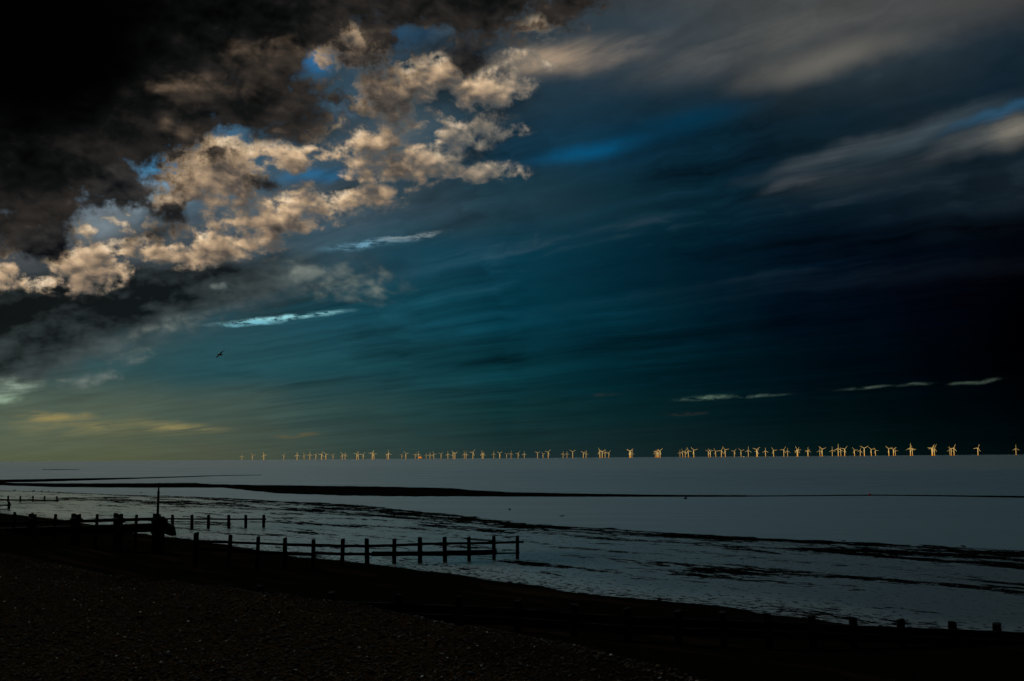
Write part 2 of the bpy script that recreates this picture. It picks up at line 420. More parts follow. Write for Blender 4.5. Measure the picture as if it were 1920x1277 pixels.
    ftone = g.clamp(g.add(0.30, g.mul(emb, 0.5)))
    col = g.mix(g.smooth(g.add(F0, g.mul(g.mul(frill, g.smooth(F0, 0.0, 0.22)), 0.6)), 0.06, 0.62), col, g.mix(ftone, lin((14, 16, 19)), lin((66, 64, 62))))
    mk = mass('dim_knolls', KNOLLS, 0.9)
    K0 = call(mk, P0)
    kl = g.m('POWER', 2.71828, g.mul(g.add(g.clamp(call(mk, at(P0, 0.4))), g.clamp(call(mk, at(P0, 1.0)))), -1.3))
    col = g.mix(g.mul(g.smooth(K0, 0.05, 0.8), 0.62), col, g.ramp(g.clamp(g.add(kl, g.mul(emb, 0.3))), [(0.0, lin((30, 28, 27))), (0.5, lin((68, 59, 51))), (1.0, lin((128, 108, 88)))], 'LINEAR'))

    # --- outside the bay: added bright band in front, clear evening sky overhead and behind
    sky = g.node('ShaderNodeTexSky', sky_type='NISHITA')
    sky.sun_disc = False
    sky.sun_elevation = SUN_EL
    sky.sun_rotation = SUN_AZ
    sky.air_density = 1.0; sky.dust_density = 1.5; sky.ozone_density = 2.0
    over = g.mix(1.0, sky.outputs[0], (SKY_K[0], SKY_K[1], SKY_K[2]), 'MULTIPLY')
    up = g.add(el, g.mul(g.sub(st_big, 0.5), 6.0))
    fo = g.smooth(up, 30.0, 40.0)
    front = g.ramp(g.lerp(az, -60, 60), [(0.0, (4.2, 4.1, 3.4)), (0.30, (3.8, 4.5, 4.15)), (0.45, (1.7, 2.8, 3.1)), (0.6, (0.5, 1.3, 1.7)), (0.75, (0.04, 0.26, 0.44)), (1.0, (0.02, 0.12, 0.22))], 'LINEAR')  # bright band added above the view to lighten sea and flats
    front = g.mix(1.0, front, g.xyz(g.add(0.6, g.mul(st_big, 0.8)), g.add(0.6, g.mul(st_big, 0.8)), g.add(0.6, g.mul(st_big, 0.8))), 'MULTIPLY')
    front = g.mix(g.smooth(el, 48, 64), front, over)
    col = g.mix(fo, col, front)
    side = g.smooth(g.m('ABSOLUTE', az), 36.0, 75.0)
    col = g.mix(side, col, over)
    # below the horizon only the sea is ever seen
    bg = g.node('ShaderNodeBackground'); t.links.new(col, bg.inputs[0]); bg.inputs[1].default_value = 1.0
    out = g.node('ShaderNodeOutputWorld'); t.links.new(bg.outputs[0], out.inputs[0])
    W.cycles.sampling_method = 'NONE'
# ------------------------------------------------------------------ helpers for objects
def link(name, me, mats=None, parent=None, loc=None):
    o = bpy.data.objects.new(name, me)
    COL.objects.link(o)
    if mats is not None and me is not None and len(me.materials) == 0:
        for m in (mats if isinstance(mats, (list, tuple)) else [mats]): me.materials.append(m)
    if parent is not None: o.parent = parent
    if loc is not None: o.location = loc
    return o

def tag(o, label=None, cat=None, group=None, kind=None):
    if label: o['label'] = label
    if cat: o['category'] = cat
    if group: o['group'] = group
    if kind: o['kind'] = kind
    return o

def empty(name, loc, label, cat, group=None, rz=0.0):
    o = bpy.data.objects.new(name, None)
    COL.objects.link(o); o.location = loc; o.rotation_euler = (0, 0, rz)
    o.empty_display_size = 0.5
    return tag(o, label, cat, group)

def mesh_np(name, co, faces, smooth=True):
    """co (n,3) array, faces (m,k) array"""
    me = bpy.data.meshes.new(name)
    co = np.asarray(co, dtype=np.float32); faces = np.asarray(faces, dtype=np.int32)
    m, k = faces.shape
    me.vertices.add(len(co)); me.vertices.foreach_set('co', co.ravel())
    me.loops.add(m*k); me.loops.foreach_set('vertex_index', faces.ravel())
    me.polygons.add(m)
    me.polygons.foreach_set('loop_start', np.arange(0, m*k, k, dtype=np.int32))
    me.polygons.foreach_set('loop_total', np.full(m, k, dtype=np.int32))
    if smooth: me.polygons.foreach_set('use_smooth', np.ones(m, dtype=bool))
    me.update(calc_edges=True)
    return me

def grid_faces(nr, nc):
    i = np.arange(nr-1)[:, None]*nc+np.arange(nc-1)[None, :]
    return np.stack([i, i+1, i+nc+1, i+nc], -1).reshape(-1, 4)

def fattr(me, name, arr):
    a = me.attributes.new(name, 'FLOAT', 'POINT')
    a.data.foreach_set('value', np.asarray(arr, dtype=np.float32).ravel())

def vnoise(x, y, seed=0):
    """smooth value noise, -1..1"""
    xi, yi = np.floor(x).astype(np.int64), np.floor(y).astype(np.int64)
    fx, fy = x-xi, y-yi
    fx, fy = fx*fx*(3-2*fx), fy*fy*(3-2*fy)
    def hsh(a, b):
        h = (a*374761393+b*668265263+seed*1442695041) & 0xffffffff
        h = ((h ^ (h >> 13))*1274126177) & 0xffffffff
        return ((h ^ (h >> 16)) & 0xffff)/32767.5-1.0
    v00, v10, v01, v11 = hsh(xi, yi), hsh(xi+1, yi), hsh(xi, yi+1), hsh(xi+1, yi+1)
    return (v00*(1-fx)+v10*fx)*(1-fy)+(v01*(1-fx)+v11*fx)*fy

def fbm(x, y, oct=4, seed=0, gain=0.5):
    s, a, f, n = 0.0, 1.0, 1.0, 0.0
    for k in range(oct):
        s = s+a*vnoise(x*f, y*f, seed+k*17); n += a; a *= gain; f *= 2.03
    return s/n

# ------------------------------------------------------------------ materials
def material(name):
    m = bpy.data.materials.new(name); m.use_nodes = True
    t = m.node_tree; t.nodes.clear(); g = NG(t)
    bs = g.node('ShaderNodeBsdfPrincipled'); out = g.node('ShaderNodeOutputMaterial')
    t.links.new(bs.outputs[0], out.inputs[0])
    return m, g, bs

def bump(g, bs, height, dist, strength=1.0):
    b = g.node('ShaderNodeBump'); b.inputs['Strength'].default_value = strength; b.inputs['Distance'].default_value = dist
    g.t.links.new(height, b.inputs['Height']); g.t.links.new(b.outputs[0], bs.inputs['Normal'])

def posn(g):
    return g.node('ShaderNodeNewGeometry').outputs['Position']

def attr(g, name):
    return g.node('ShaderNodeAttribute', attribute_name=name).outputs['Fac']

def mat_plain(name, col, rough=0.6, spec=0.3, var=0.25, scale=6.0, metal=0.0):
    m, g, bs = material(name)
    tc = g.node('ShaderNodeTexCoord').outputs['Object']
    n = g.noise(tc, scale, 4, 0.6, dims='3D')
    lo = tuple(c*(1-var) for c in col); hi = tuple(min(1, c*(1+var)) for c in col)
    g.put(bs.inputs['Base Color'], g.mix(n, lo, hi))
    bs.inputs['Roughness'].default_value = rough; bs.inputs['Specular IOR Level'].default_value = spec
    bs.inputs['Metallic'].default_value = metal
    return m

def mat_timber(name, col):
    m, g, bs = material(name)
    tc = g.node('ShaderNodeTexCoord').outputs['Object']
    st = g.v('MULTIPLY', tc, (14.0, 14.0, 1.6))
    n = g.noise(st, 1.0, 6, 0.6, dims='3D'); n2 = g.noise(tc, 3.0, 4, 0.6, dims='3D')
    c = g.mix(n, tuple(v*0.55 for v in col), tuple(v*1.5 for v in col))
    c = g.mix(g.smooth(n2, 0.52, 0.68), c, tuple(v*0.5 for v in (col[0], col[1]*1.3, col[2])))
    g.put(bs.inputs['Base Color'], c)
    bs.inputs['Roughness'].default_value = 0.9; bs.inputs['Specular IOR Level'].default_value = 0.03
    bump(g, bs, n, 0.02, 0.8)
    return m

SHN = (0.754, 0.657)     # seaward across the beach
def st_of(g, p):
    s = g.v('DOT_PRODUCT', p, (0.754, 0.657, 0.0)); t = g.v('DOT_PRODUCT', p, (0.657, -0.754, 0.0))
    return s, t

def mat_sea():
    m, g, bs = material('sea_water')
    p = posn(g)
    stv = g.v('MULTIPLY', p, (0.010, 0.045, 0.0))
    n = g.noise(stv, 1.0, 5, 0.55)
    near = g.noise(g.v('MULTIPLY', p, (0.05, 0.25, 0.0)), 1.0, 4, 0.5)
    g.put(bs.inputs['Base Color'], SEA_BASE)
    r = g.lerp(g.add(g.mul(n, 0.7), g.mul(near, 0.3)), 0.35, 0.65, SEA_R[0], SEA_R[1])
    sd, _ = st_of(g, p)
    calm = g.smooth(g.add(sd, g.mul(g.sub(n, 0.5), 60.0)), 90.0, 210.0)
    r = g.add(r, g.mul(g.sub(1.0, calm), 0.09))
    g.put(bs.inputs['Roughness'], r)
    bs.inputs['IOR'].default_value = 1.333; bs.inputs['Specular IOR Level'].default_value = 0.5
    return m

def mat_flat():
    m, g, bs = material('wet_flat')
    p = posn(g); s, t = st_of(g, p)
    q = g.xyz(g.mul(t, 0.42), s, 0.0)
    bed = attr(g, 'bed'); dry = attr(g, 'dry')
    n1 = g.noise(q, 0.55, 7, 0.62)
    n2 = g.noise(q, 2.6, 5, 0.62)
    sp = g.noise(g.xyz(g.mul(t, 0.8), s, 0.0), 3.2, 3, 0.6)
    n3 = g.noise(q, 8.0, 3, 0.6)
    na = g.noise(g.xyz(g.mul(t, 0.45), s, 0.0), 1.7, 5, 0.72)
    nb = g.noise(g.xyz(g.mul(t, 0.28), s, 0.0), 0.40, 5, 0.6)
    h = g.add(g.mul(g.sub(na, 0.5), 2.2), g.add(g.mul(g.sub(nb, 0.5), 2.4), g.mul(g.sub(n3, 0.5), 0.5)))
    # weed and mussel beds, broken into clumps; stones standing out of the film of water
    k = g.smooth(g.add(h, g.mul(bed, 1.15)), 0.27, 0.38)
    stones = g.smooth(g.add(sp, g.add(g.mul(dry, 0.14), g.mul(bed, 0.10))), 0.645, 0.70)
    k = g.m('MAXIMUM', k, stones)
    damp = g.clamp(g.mul(dry, g.lerp(n1, 0.35, 0.65, 0.55, 1.3)))
    sand = g.mix(damp, (0.030, 0.030, 0.029), (0.070, 0.054, 0.044))
    c = g.mix(k, sand, (0.0022, 0.0018, 0.0016))
    g.put(bs.inputs['Base Color'], c)
    rw = g.lerp(n2, 0.3, 0.7, FLAT_R[0], FLAT_R[1])
    rw = g.add(rw, g.mul(damp, 0.22))
    pool = attr(g, 'pool')
    rw = g.add(g.mul(rw, g.sub(1.0, pool)), g.mul(pool, 0.10))
    g.put(bs.inputs['Roughness'], g.clamp(g.add(rw, g.mul(k, 0.75))))
    g.put(bs.inputs['Specular IOR Level'], g.lerp(k, 0.0, 1.0, 0.5, 0.0))
    bs.inputs['IOR'].default_value = 1.6
    g.put(bs.inputs['Coat Weight'], g.mul(g.lerp(k, 0.0, 0.6, 1.0, 0.0), g.add(0.35, g.mul(pool, 0.55))))
    bs.inputs['Coat Roughness'].default_value = 0.07; bs.inputs['Coat IOR'].default_value = 1.33
    bump(g, bs, g.add(g.mul(k, 1.0), g.mul(n2, 0.10)), 0.02, 0.6)
    return m

def mat_bar():
    m, g, bs = material('dark_sandbar')
    n = g.noise(g.v('MULTIPLY', posn(g), (0.05, 0.3, 1.0)), 1.0, 5, 0.6)
    g.put(bs.inputs['Base Color'], g.mix(n, (0.0015, 0.0013, 0.0012), (0.006, 0.005, 0.004)))
    bs.inputs['Roughness'].default_value = 0.95; bs.inputs['Specular IOR Level'].default_value = 0.0
    return m

def mat_shingle():
    m, g, bs = material('shingle')
    p = posn(g); dryness = attr(g, 'dryness')
    vo = g.node('ShaderNodeTexVoronoi', feature='F1', voronoi_dimensions='3D')
    g.put(vo.inputs['Vector'], p); vo.inputs['Scale'].default_value = 24.0
    rnd = g.sep(vo.outputs['Color'])
    vo2 = g.node('ShaderNodeTexVoronoi', feature='F1', voronoi_dimensions='3D')
    g.put(vo2.inputs['Vector'], p); vo2.inputs['Scale'].default_value = 62.0
    rnd2 = g.sep(vo2.outputs['Color'])
    stone = g.ramp(g.add(g.mul(rnd[0], 0.7), g.mul(rnd2[0], 0.3)),
        [(0.0, (0.004, 0.0022, 0.001)), (0.35, (0.012, 0.006, 0.0026)), (0.62, (0.021, 0.0105, 0.0045)), (0.86, (0.028, 0.016, 0.009)), (1.0, (0.09, 0.08, 0.066))], 'LINEAR')
    patch = g.noise(g.xyz(g.v('DOT_PRODUCT', p, (0.657*0.2, -0.754*0.2, 0)), g.v('DOT_PRODUCT', p, (0.754, 0.657, 0)), 0), 0.55, 5, 0.6)
    wet = g.mix(rnd[1], (0.0015, 0.0012, 0.001), (0.006, 0.0042, 0.003))
    d = g.clamp(g.add(dryness, g.mul(g.smooth(patch, 0.54, 0.66), 0.6)))
    g.put(bs.inputs['Base Color'], g.mix(d, wet, stone))
    bs.inputs['Roughness'].default_value = 0.75
    g.put(bs.inputs['Specular IOR Level'], g.lerp(d, 0, 1, 0.0, 0.0))
    bump(g, bs, g.add(g.mul(vo.outputs['Distance'], -1.0), g.mul(vo2.outputs['Distance'], -0.4)), 0.03, 0.9)
    return m

# ------------------------------------------------------------------ the shore, measured across (s) and along (t)
def st(p): return p[0]*SHN[0]+p[1]*SHN[1], p[0]*SHN[1]-p[1]*SHN[0]
def xy(s, t): return s*SHN[0]+t*SHN[1], s*SHN[1]-t*SHN[0]

Z_TOE, Z_CREST = 0.40, 3.60
def table(pts, z):
    a = sorted((st(ground(px, py, z))[::-1] for px, py in pts))
    return np.array([v[0] for v in a]), np.array([v[1] for v in a])

TOE_T, TOE_S = table([(0, 962), (100, 972), (180, 985), (240, 997), (290, 1004), (365, 1013), (400, 1018), (480, 1030), (560, 1044), (620, 1050), (680, 1057), (760, 1065),
    (820, 1072), (870, 1080), (960, 1092), (1060, 1108), (1160, 1119), (1260, 1128), (1360, 1137), (1440, 1150), (1560, 1167), (1640, 1179), (1760, 1191), (1920, 1197)], Z_TOE)
WAT_T, WAT_S = table([(-60, 917), (0, 920), (90, 922.5), (160, 925.5), (240, 928.5), (290, 929.5), (400, 933), (520, 940), (600, 943.5), (680, 948), (745, 956), (800, 962), (880, 969), (940, 977.5),
    (1000, 983.5), (1070, 988), (1150, 992), (1230, 1000), (1370, 1006.5), (1470, 1012), (1580, 1016.5), (1700, 1022.5), (1800, 1028), (1920, 1035), (2100, 1048)], 0.0)
CRE_T, CRE_S = table([(0, 1042), (180, 1068), (370, 1097), (620, 1128), (860, 1170), (1080, 1210), (1300, 1272)], Z_CREST)

def toe_s(t): return np.interp(t, TOE_T, TOE_S)+0.45*fbm(t*0.35, t*0+3.0, 4, 5)
def wat_s(t): return np.interp(t, WAT_T, WAT_S)
def cre_s(t): return np.interp(t, CRE_T, CRE_S)+0.35*fbm(t*0.5, t*0+7.0, 3, 9)

def beach_z(s, t):
    sc, sw = cre_s(t), toe_s(t)
    q = np.clip((s-sc)/(sw-sc), 0.0, 1.0)
    z = Z_TOE+(Z_CREST-Z_TOE)*(1-q)**2.1
    z = z+np.where(s < sc, -0.10*(1-np.exp((s-sc)*0.7)), 0.0)
    x, y = xy(s, t)
    z = z+1.35*np.exp(-(((x+33)/8)**2+((y-52)/7)**2))*np.clip((1-q)*2.5, 0, 1)
    fade = np.clip((1-q)*6, 0, 1)
    z = z+fade*(0.10*fbm(s*0.35, t*0.12, 3, 21)+0.035*fbm(s*1.3, t*0.9, 3, 31))
    return z

def flat_z(s, t):
    a, b = toe_s(t), wat_s(t)
    q = np.clip((s-a)/(b-a), 0.0, 1.0)
    z = Z_TOE*(1-q)**1.7+np.where(s > b, -0.30*np.clip((s-b)/14, 0, 1), 0.0)
    f = np.clip(q*6, 0, 1)
    return z+f*(0.012*fbm(s*0.3, t*0.1, 3, 41)+0.004*fbm(s*1.9, t*1.2, 2, 51)+0.002)

def ground_z(x, y):
    s, t = st((x, y)); s = np.array([s]); t = np.array([t])
    return float(np.where(s < toe_s(t), beach_z(s, t), flat_z(s, t))[0])

def build_ground():
    tt = np.concatenate([np.arange(-330, -70, 0.8), np.arange(-70, 24, 0.28), np.arange(24, 70, 1.0)])
    # beach
    u = np.concatenate([np.linspace(0, 0.35, 50)[:-1], np.linspace(0.35, 1.0, 150)])
    T = np.repeat(tt[None, :], len(u), 0)
    S = -8+(toe_s(tt)+8)[None, :]*u[:, None]
    S = np.concatenate([np.full((1, len(tt)), -75.0), S]); T = np.concatenate([T[:1], T])
    Z = beach_z(S, T); X, Y = xy(S, T)
    me = mesh_np('shingle_beach', np.stack([X, Y, Z], -1).reshape(-1, 3), grid_faces(*S.shape)[:, ::-1])
    d = cre_s(tt)[None, :]-S
    fattr(me, 'dryness', np.clip(0.5+d/2.4+0.9*fbm(S*0.8, T*0.3, 3, 61), 0, 1))
    o = link('beach', me, mat_shingle()); tag(o, 'dark brown shingle bank sloping down to black wet pebbles', 'beach', kind='structure')
    # wet flats
    u = np.linspace(0, 1, 240)
    end = wat_s(tt)+16
    S = toe_s(tt)[None, :]+(end-toe_s(tt))[None, :]*u[:, None]; T = np.repeat(tt[None, :], len(u), 0)
    Z = flat_z(S, T); X, Y = xy(S, T)
    bed = np.zeros_like(S)
    for (x0, y0, x1, y1, w, k) in BEDS:
        a, b = ground(x0, y0, 0.1), ground(x1, y1, 0.1)
        dx, dy = b.x-a.x, b.y-a.y; L = dx*dx+dy*dy
        f = np.clip(((X-a.x)*dx+(Y-a.y)*dy)/L, 0, 1)
        dist = np.hypot(X-a.x-f*dx, Y-a.y-f*dy)
        wv = w*(1+0.8*fbm(T*0.22, S*0.3, 3, 71))
        bed = np.maximum(bed, k*(0.75+0.5*fbm(T*0.16, S*0.35, 3, 77))*np.exp(-(dist/np.maximum(wv, 0.2))**2))
    e = wat_s(tt)[None, :]-S
    band = np.interp(tt, *[np.array(v) for v in zip(*sorted((st(ground(px, py, 0))[1], w) for px, py, w in EDGE))])
    bed = np.maximum(bed, 0.62*np.clip(1-np.abs(e-0.2)/np.maximum(band, 0.05)[None, :], 0, 1)**0.6)
    Z = Z+0.06*bed*(0.35+0.9*fbm(S*0.9, T*0.7, 3, 91))
    me = mesh_np('tidal_flat', np.stack([X, Y, Z], -1).reshape(-1, 3), grid_faces(*S.shape)[:, ::-1])
    fattr(me, 'bed', bed)
    pool = np.zeros_like(S)                          # scoured water lying along the groynes
    for (ax, ay, bx, by, w) in ((-17.5, 51.0, 2.5, 61.6, 4.5), (-33.0, 84.0, -21.0, 90.8, 6.0), (-86.0, 143.0, -66.0, 154.0, 6.0)):
        dx, dy = bx-ax, by-ay; f = np.clip(((X-ax)*dx+(Y-ay)*dy)/(dx*dx+dy*dy), 0, 1)
        pool = np.maximum(pool, np.exp(-(np.hypot(X-ax-f*dx, Y-ay-f*dy)/(w*(1+0.3*fbm(T*0.3, S*0.3, 2, 97))))**4))
    fattr(me, 'pool', pool*0.28)
    fattr(me, 'dry', np.clip(1-(S-toe_s(tt)[None, :])/(4.5+2.5*fbm(T*0.12, S*0.1, 3, 81)), 0, 1))
    o = link('tidal_flat', me, mat_flat()); tag(o, 'shining wet sand flat with dark mussel and weed patches', 'tidal flat', kind='structure')
    # sea out to the horizon
    R = 120000.0
    xs = np.array([-R, -2000, -600, 0, 600, 2000, R]); ys = np.array([-300, 0, 200, 600, 2000, 9000, R])
    Xg, Yg = np.meshgrid(xs, ys)
    me = mesh_np('sea', np.stack([Xg, Yg, Xg*0], -1).reshape(-1, 3), grid_faces(7, 7))
    o = link('sea', me, mat_sea()); tag(o, 'calm grey blue sea reaching the horizon', 'sea', kind='structure')
    # bars left dry by the tide
    mb = mat_bar()
    def bar(top, bot, hgt, label, seed):
        x0 = max(top[0][0], bot[0][0]); x1 = min(top[-1][0], bot[-1][0])
        n = max(24, int((x1-x0)/5)); xs = np.linspace(x0, x1, n)
        ty = np.interp(xs, *zip(*top)); by = np.interp(xs, *zip(*bot))
        rows = []
        for j, f in enumerate(np.linspace(0, 1, 11)):
            r = []
            for i, x in enumerate(xs):
                a, b = ground(x, ty[i]), ground(x, by[i])
                p = a.lerp(b, f)
                wob = 0.10*(b-a).length*float(vnoise(np.array([i*0.35]), np.array([f*2.0]), seed)[0])
                z = -0.10+(hgt+0.10)*min(1.0, 4*min(f, 1-f)*1.4)+0.02*float(vnoise(np.array([i*0.7]), np.array([f*6]), seed+3)[0])
                r.append((p.x, p.y+wob*min(f, 1-f)*2, z))
            rows.append(r)
        me = mesh_np('sandbar', np.array(rows).reshape(-1, 3), grid_faces(11, n))
        tag(link('sandbar', me, mb), label, 'sandbar', kind='structure')
    for k, b in enumerate(BARS): bar(*b, 100+k*7)
    # unseen ridge added behind the camera to shade the beach from the low sun
    ts = np.linspace(-2500, 2500, 80); prof = [(-30, -1.0), (-48, 10.0), (-64, 27.0), (-100, 40.0), (-260, 40.0), (-420, -2.0)]
    co = [(*xy(sv, tv), z*(1+0.08*math.sin(tv*0.013)+0.05*math.sin(tv*0.041+1)) if z > 0 else z) for (sv, z) in prof for tv in ts]
    me = mesh_np('shade_ridge', np.array(co), grid_faces(len(prof), 80))
    o = link('shade_ridge', me, mat_plain('shade_ridge_turf', (0.03, 0.04, 0.02), 0.9, 0.1, 0.4, 0.05)); tag(o, 'unseen ridge added behind the beach to shade it', 'shade_ridge', kind='structure')
    # loose pebbles on the dry bank
    n = N_PEBBLE
    yy = 6+46*rng.random(n*3)**1.5; xx = (rng.random(n*3)*2-1)*(yy*0.62+2.0)
    s, t = st((xx, yy)); keep = s < cre_s(t)+0.8+0.8*rng.random(n*3)
    xx, yy, s, t = xx[keep][:n], yy[keep][:n], s[keep][:n], t[keep][:n]
    zz = beach_z(s, t); n = len(xx)
    ph = (1+5**0.5)/2
    ico = np.array([(-1, ph, 0), (1, ph, 0), (-1, -ph, 0), (1, -ph, 0), (0, -1, ph), (0, 1, ph), (0, -1, -ph), (0, 1, -ph), (ph, 0, -1), (ph, 0, 1), (-ph, 0, -1), (-ph, 0, 1)])/math.hypot(1, ph)
    icf = np.array([(0,11,5),(0,5,1),(0,1,7),(0,7,10),(0,10,11),(1,5,9),(5,11,4),(11,10,2),(10,7,6),(7,1,8),(3,9,4),(3,4,2),(3,2,6),(3,6,8),(3,8,9),(4,9,5),(2,4,11),(6,2,10),(8,6,7),(9,8,1)])
    big = rng.random(n) > 0.985
    size = 0.010+0.022*rng.random(n)**2.2+0.025*big
    sc = np.stack([size*(0.9+0.6*rng.random(n)), size*(0.8+0.4*rng.random(n)), size*(0.45+0.35*rng.random(n))], -1)
    a = rng.random(n)*6.283; tl = (rng.random((n, 2))-0.5)*0.7
    v = ico[None]*sc[:, None, :]*(1+0.18*(rng.random((n, 12, 1))-0.5))
    ca, sa = np.cos(a)[:, None], np.sin(a)[:, None]
    vx, vy = v[..., 0]*ca-v[..., 1]*sa, v[..., 0]*sa+v[..., 1]*ca
    vz = v[..., 2]+vx*tl[:, :1]+vy*tl[:, 1:]
    co = np.stack([vx+xx[:, None], vy+yy[:, None], vz+(zz+size*0.25)[:, None]], -1).reshape(-1, 3)
    fc = (icf[None]+(np.arange(n)*12)[:, None, None]).reshape(-1, 3)
    me = mesh_np('pebbles', co, fc)
    tone = np.where(size > 0.024, 0.9*rng.random(n), rng.random(n))
    fattr(me, 'tone', np.repeat(tone, 12)); fattr(me, 'hue', np.repeat(rng.random(n), 12))
    m, g, bs = material('pebble_stone')
    tn, hu = attr(g, 'tone'), attr(g, 'hue')
    c1 = g.ramp(tn, [(0.0, (0.004, 0.0022, 0.001)), (0.4, (0.021, 0.0095, 0.0036)), (0.75, (0.042, 0.019, 0.0075)), (0.93, (0.07, 0.042, 0.022)), (0.97, (0.14, 0.12, 0.09)), (1.0, (0.55, 0.53, 0.5))], 'LINEAR')
    c2 = g.mix(g.smooth(hu, 0.6, 0.9), c1, g.mix(0.6, c1, (0.028, 0.027, 0.027)))
    g.put(bs.inputs['Base Color'], c2); bs.inputs['Roughness'].default_value = 0.7; bs.inputs['Specular IOR Level'].default_value = 0.02
    o = link('shingle_pebbles', me, m); tag(o, 'loose brown and pale pebbles strewn over the shingle bank', 'pebbles', kind='stuff')
# ------------------------------------------------------------------ timber work
class MB:
    def __init__(self): self.bm = bmesh.new()
    def box(self, a, b, w, h, up=(0, 0, 1), jit=0.0, seg=1, rnd=None):
        """bar from a to b, w wide and h high, cut into seg lengths with slight wear"""
        a, b = Vector(a), Vector(b); d = (b-a).normalized(); up = Vector(up)
        side = d.cross(up).normalized(); u = side.cross(d).normalized()
        rr = rnd or random
        rings = []
        for k in range(seg+1):
            p = a.lerp(b, k/seg); ring = []
            for sx, sy in ((-1, -1), (-1, -0.6), (-1, 0.6), (-1, 1), (-0.6, 1), (0.6, 1), (1, 1), (1, 0.6), (1, -0.6), (1, -1), (0.6, -1), (-0.6, -1)):
                q = 0.93 if abs(sx) == 1 and abs(sy) == 1 else 1.0
                ring.append(self.bm.verts.new(p+side*(sx*q*w/2+rr.uniform(-jit, jit))+u*(sy*q*h/2+rr.uniform(-jit, jit))))
            rings.append(ring)
        for r0, r1 in zip(rings, rings[1:]):
            n = len(r0)
            for i in range(n): self.bm.faces.new((r0[i], r0[(i+1) % n], r1[(i+1) % n], r1[i]))
        self.bm.faces.new(list(reversed(rings[0]))); self.bm.faces.new(rings[-1])
        return self
    def lathe(self, rings, n=16, cap=True):
        """rings: (centre, axis x, axis y, radius)"""
        rs = []
        for c, ax, ay, r in rings:
            c, ax, ay = Vector(c), Vector(ax), Vector(ay)
            rs.append([self.bm.verts.new(c+(ax*math.cos(6.28318*i/n)+ay*math.sin(6.28318*i/n))*r) for i in range(n)])
        for r0, r1 in zip(rs, rs[1:]):
            for i in range(n): self.bm.faces.new((r0[i], r0[(i+1) % n], r1[(i+1) % n], r1[i]))
        if cap:
            self.bm.faces.new(list(reversed(rs[0]))); self.bm.faces.new(rs[-1])
        return self
    def ell(self, c, r, rot=None, u=12, v=8):
        geo = bmesh.ops.create_uvsphere(self.bm, u_segments=u, v_segments=v, radius=1.0)
        M = Matrix.Translation(Vector(c)) @ (rot.to_4x4() if rot else Matrix.Identity(4)) @ Matrix.Diagonal((*r, 1))
        bmesh.ops.transform(self.bm, matrix=M, verts=geo['verts'])
        return self
    def mesh(self, name, smooth=False):
        bmesh.ops.recalc_face_normals(self.bm, faces=self.bm.faces)
        me = bpy.data.meshes.new(name); self.bm.to_mesh(me); self.bm.free()
        if smooth:
            for p in me.polygons: p.use_smooth = True
        return me
    def build(self, name, mat, parent=None, smooth=False, loc=None):
        return link(name, self.mesh(name, smooth), mat, parent, loc)

def line_at(px, P0, D, py=1000.0):
    """point of a ground line (P0 + k*D, plan) that is seen in a photo column; the column is taken near its own height"""
    d = ray(px, py); c = d.x/d.y
    k = (c*P0[1]-P0[0])/(D[0]-c*D[1])
    return P0[0]+k*D[0], P0[1]+k*D[1]

def z_at(py, X, Y):
    lo, hi = -3.0, 14.0
    for _ in range(40):
        m = (lo+hi)/2
        if proj((X, Y, m))[1] > py: lo = m
        else: hi = m
    return (lo+hi)/2

def post_mesh(parent_mat, X, Y, ztop, w, parent, O, lean=0.0, deep=0.7, seed=0):
    """weathered square pile with a worn, slanting head"""
    rr = random.Random(seed)
    zb = min(ground_z(X, Y), ztop-0.3)-deep
    bm = bmesh.new(); n = 8; rings = []
    lv = [0.0, 0.25, 0.5, 0.7, 0.82, 0.9, 0.96, 1.0]
    rot = rr.uniform(-0.2, 0.2)
    ph = rr.uniform(0, 6.28); sl = rr.uniform(0.02, 0.10)
    lx, ly = rr.uniform(-1, 1)*0.03+lean, rr.uniform(-1, 1)*0.02
    H = ztop-zb
    for f in lv:
        ring = []
        for i in range(n):
            a = rot+math.pi/4*i+math.pi/8
            q = w/2*1.16*(1.0+rr.uniform(-0.06, 0.06))*(1.0-0.10*max(0, f-0.85)/0.15*rr.random())
            z = zb+H*f
            if f == 1.0: z -= sl*(1+math.cos(a-ph))*0.5+rr.uniform(0, 0.025)
            ring.append(bm.verts.new((X+math.cos(a)*q+lx*H*f-O[0], Y+math.sin(a)*q+ly*H*f-O[1], z-O[2])))
        rings.append(ring)
    for r0, r1 in zip(rings, rings[1:]):
        for i in range(n): bm.faces.new((r0[i], r0[(i+1) % n], r1[(i+1) % n], r1[i]))
    c = bm.verts.new((X+lx*H-O[0], Y+ly*H-O[1], ztop-sl*0.35-O[2]))
    for i in range(n): bm.faces.new((rings[-1][i], rings[-1][(i+1) % n], c))
    bmesh.ops.recalc_face_normals(bm, faces=bm.faces)
    me = bpy.data.meshes.new('post'); bm.to_mesh(me); bm.free()
    return link('post', me, parent_mat, parent)

def rail(name, pts, w, h, mat, parent, O, seed=0, jit=0.012):
    """one board run through the given world points"""
    rr = random.Random(seed); mb = MB()
    for a, b in zip(pts, pts[1:]):
        a, b = Vector(a)-Vector(O), Vector(b)-Vector(O)
        d = (b-a).normalized()*0.06
        mb.box(a-d, b+d, w, h, jit=jit, seg=max(2, int((b-a).length/0.35)), rnd=rr)
    return mb.build(name, mat, parent)

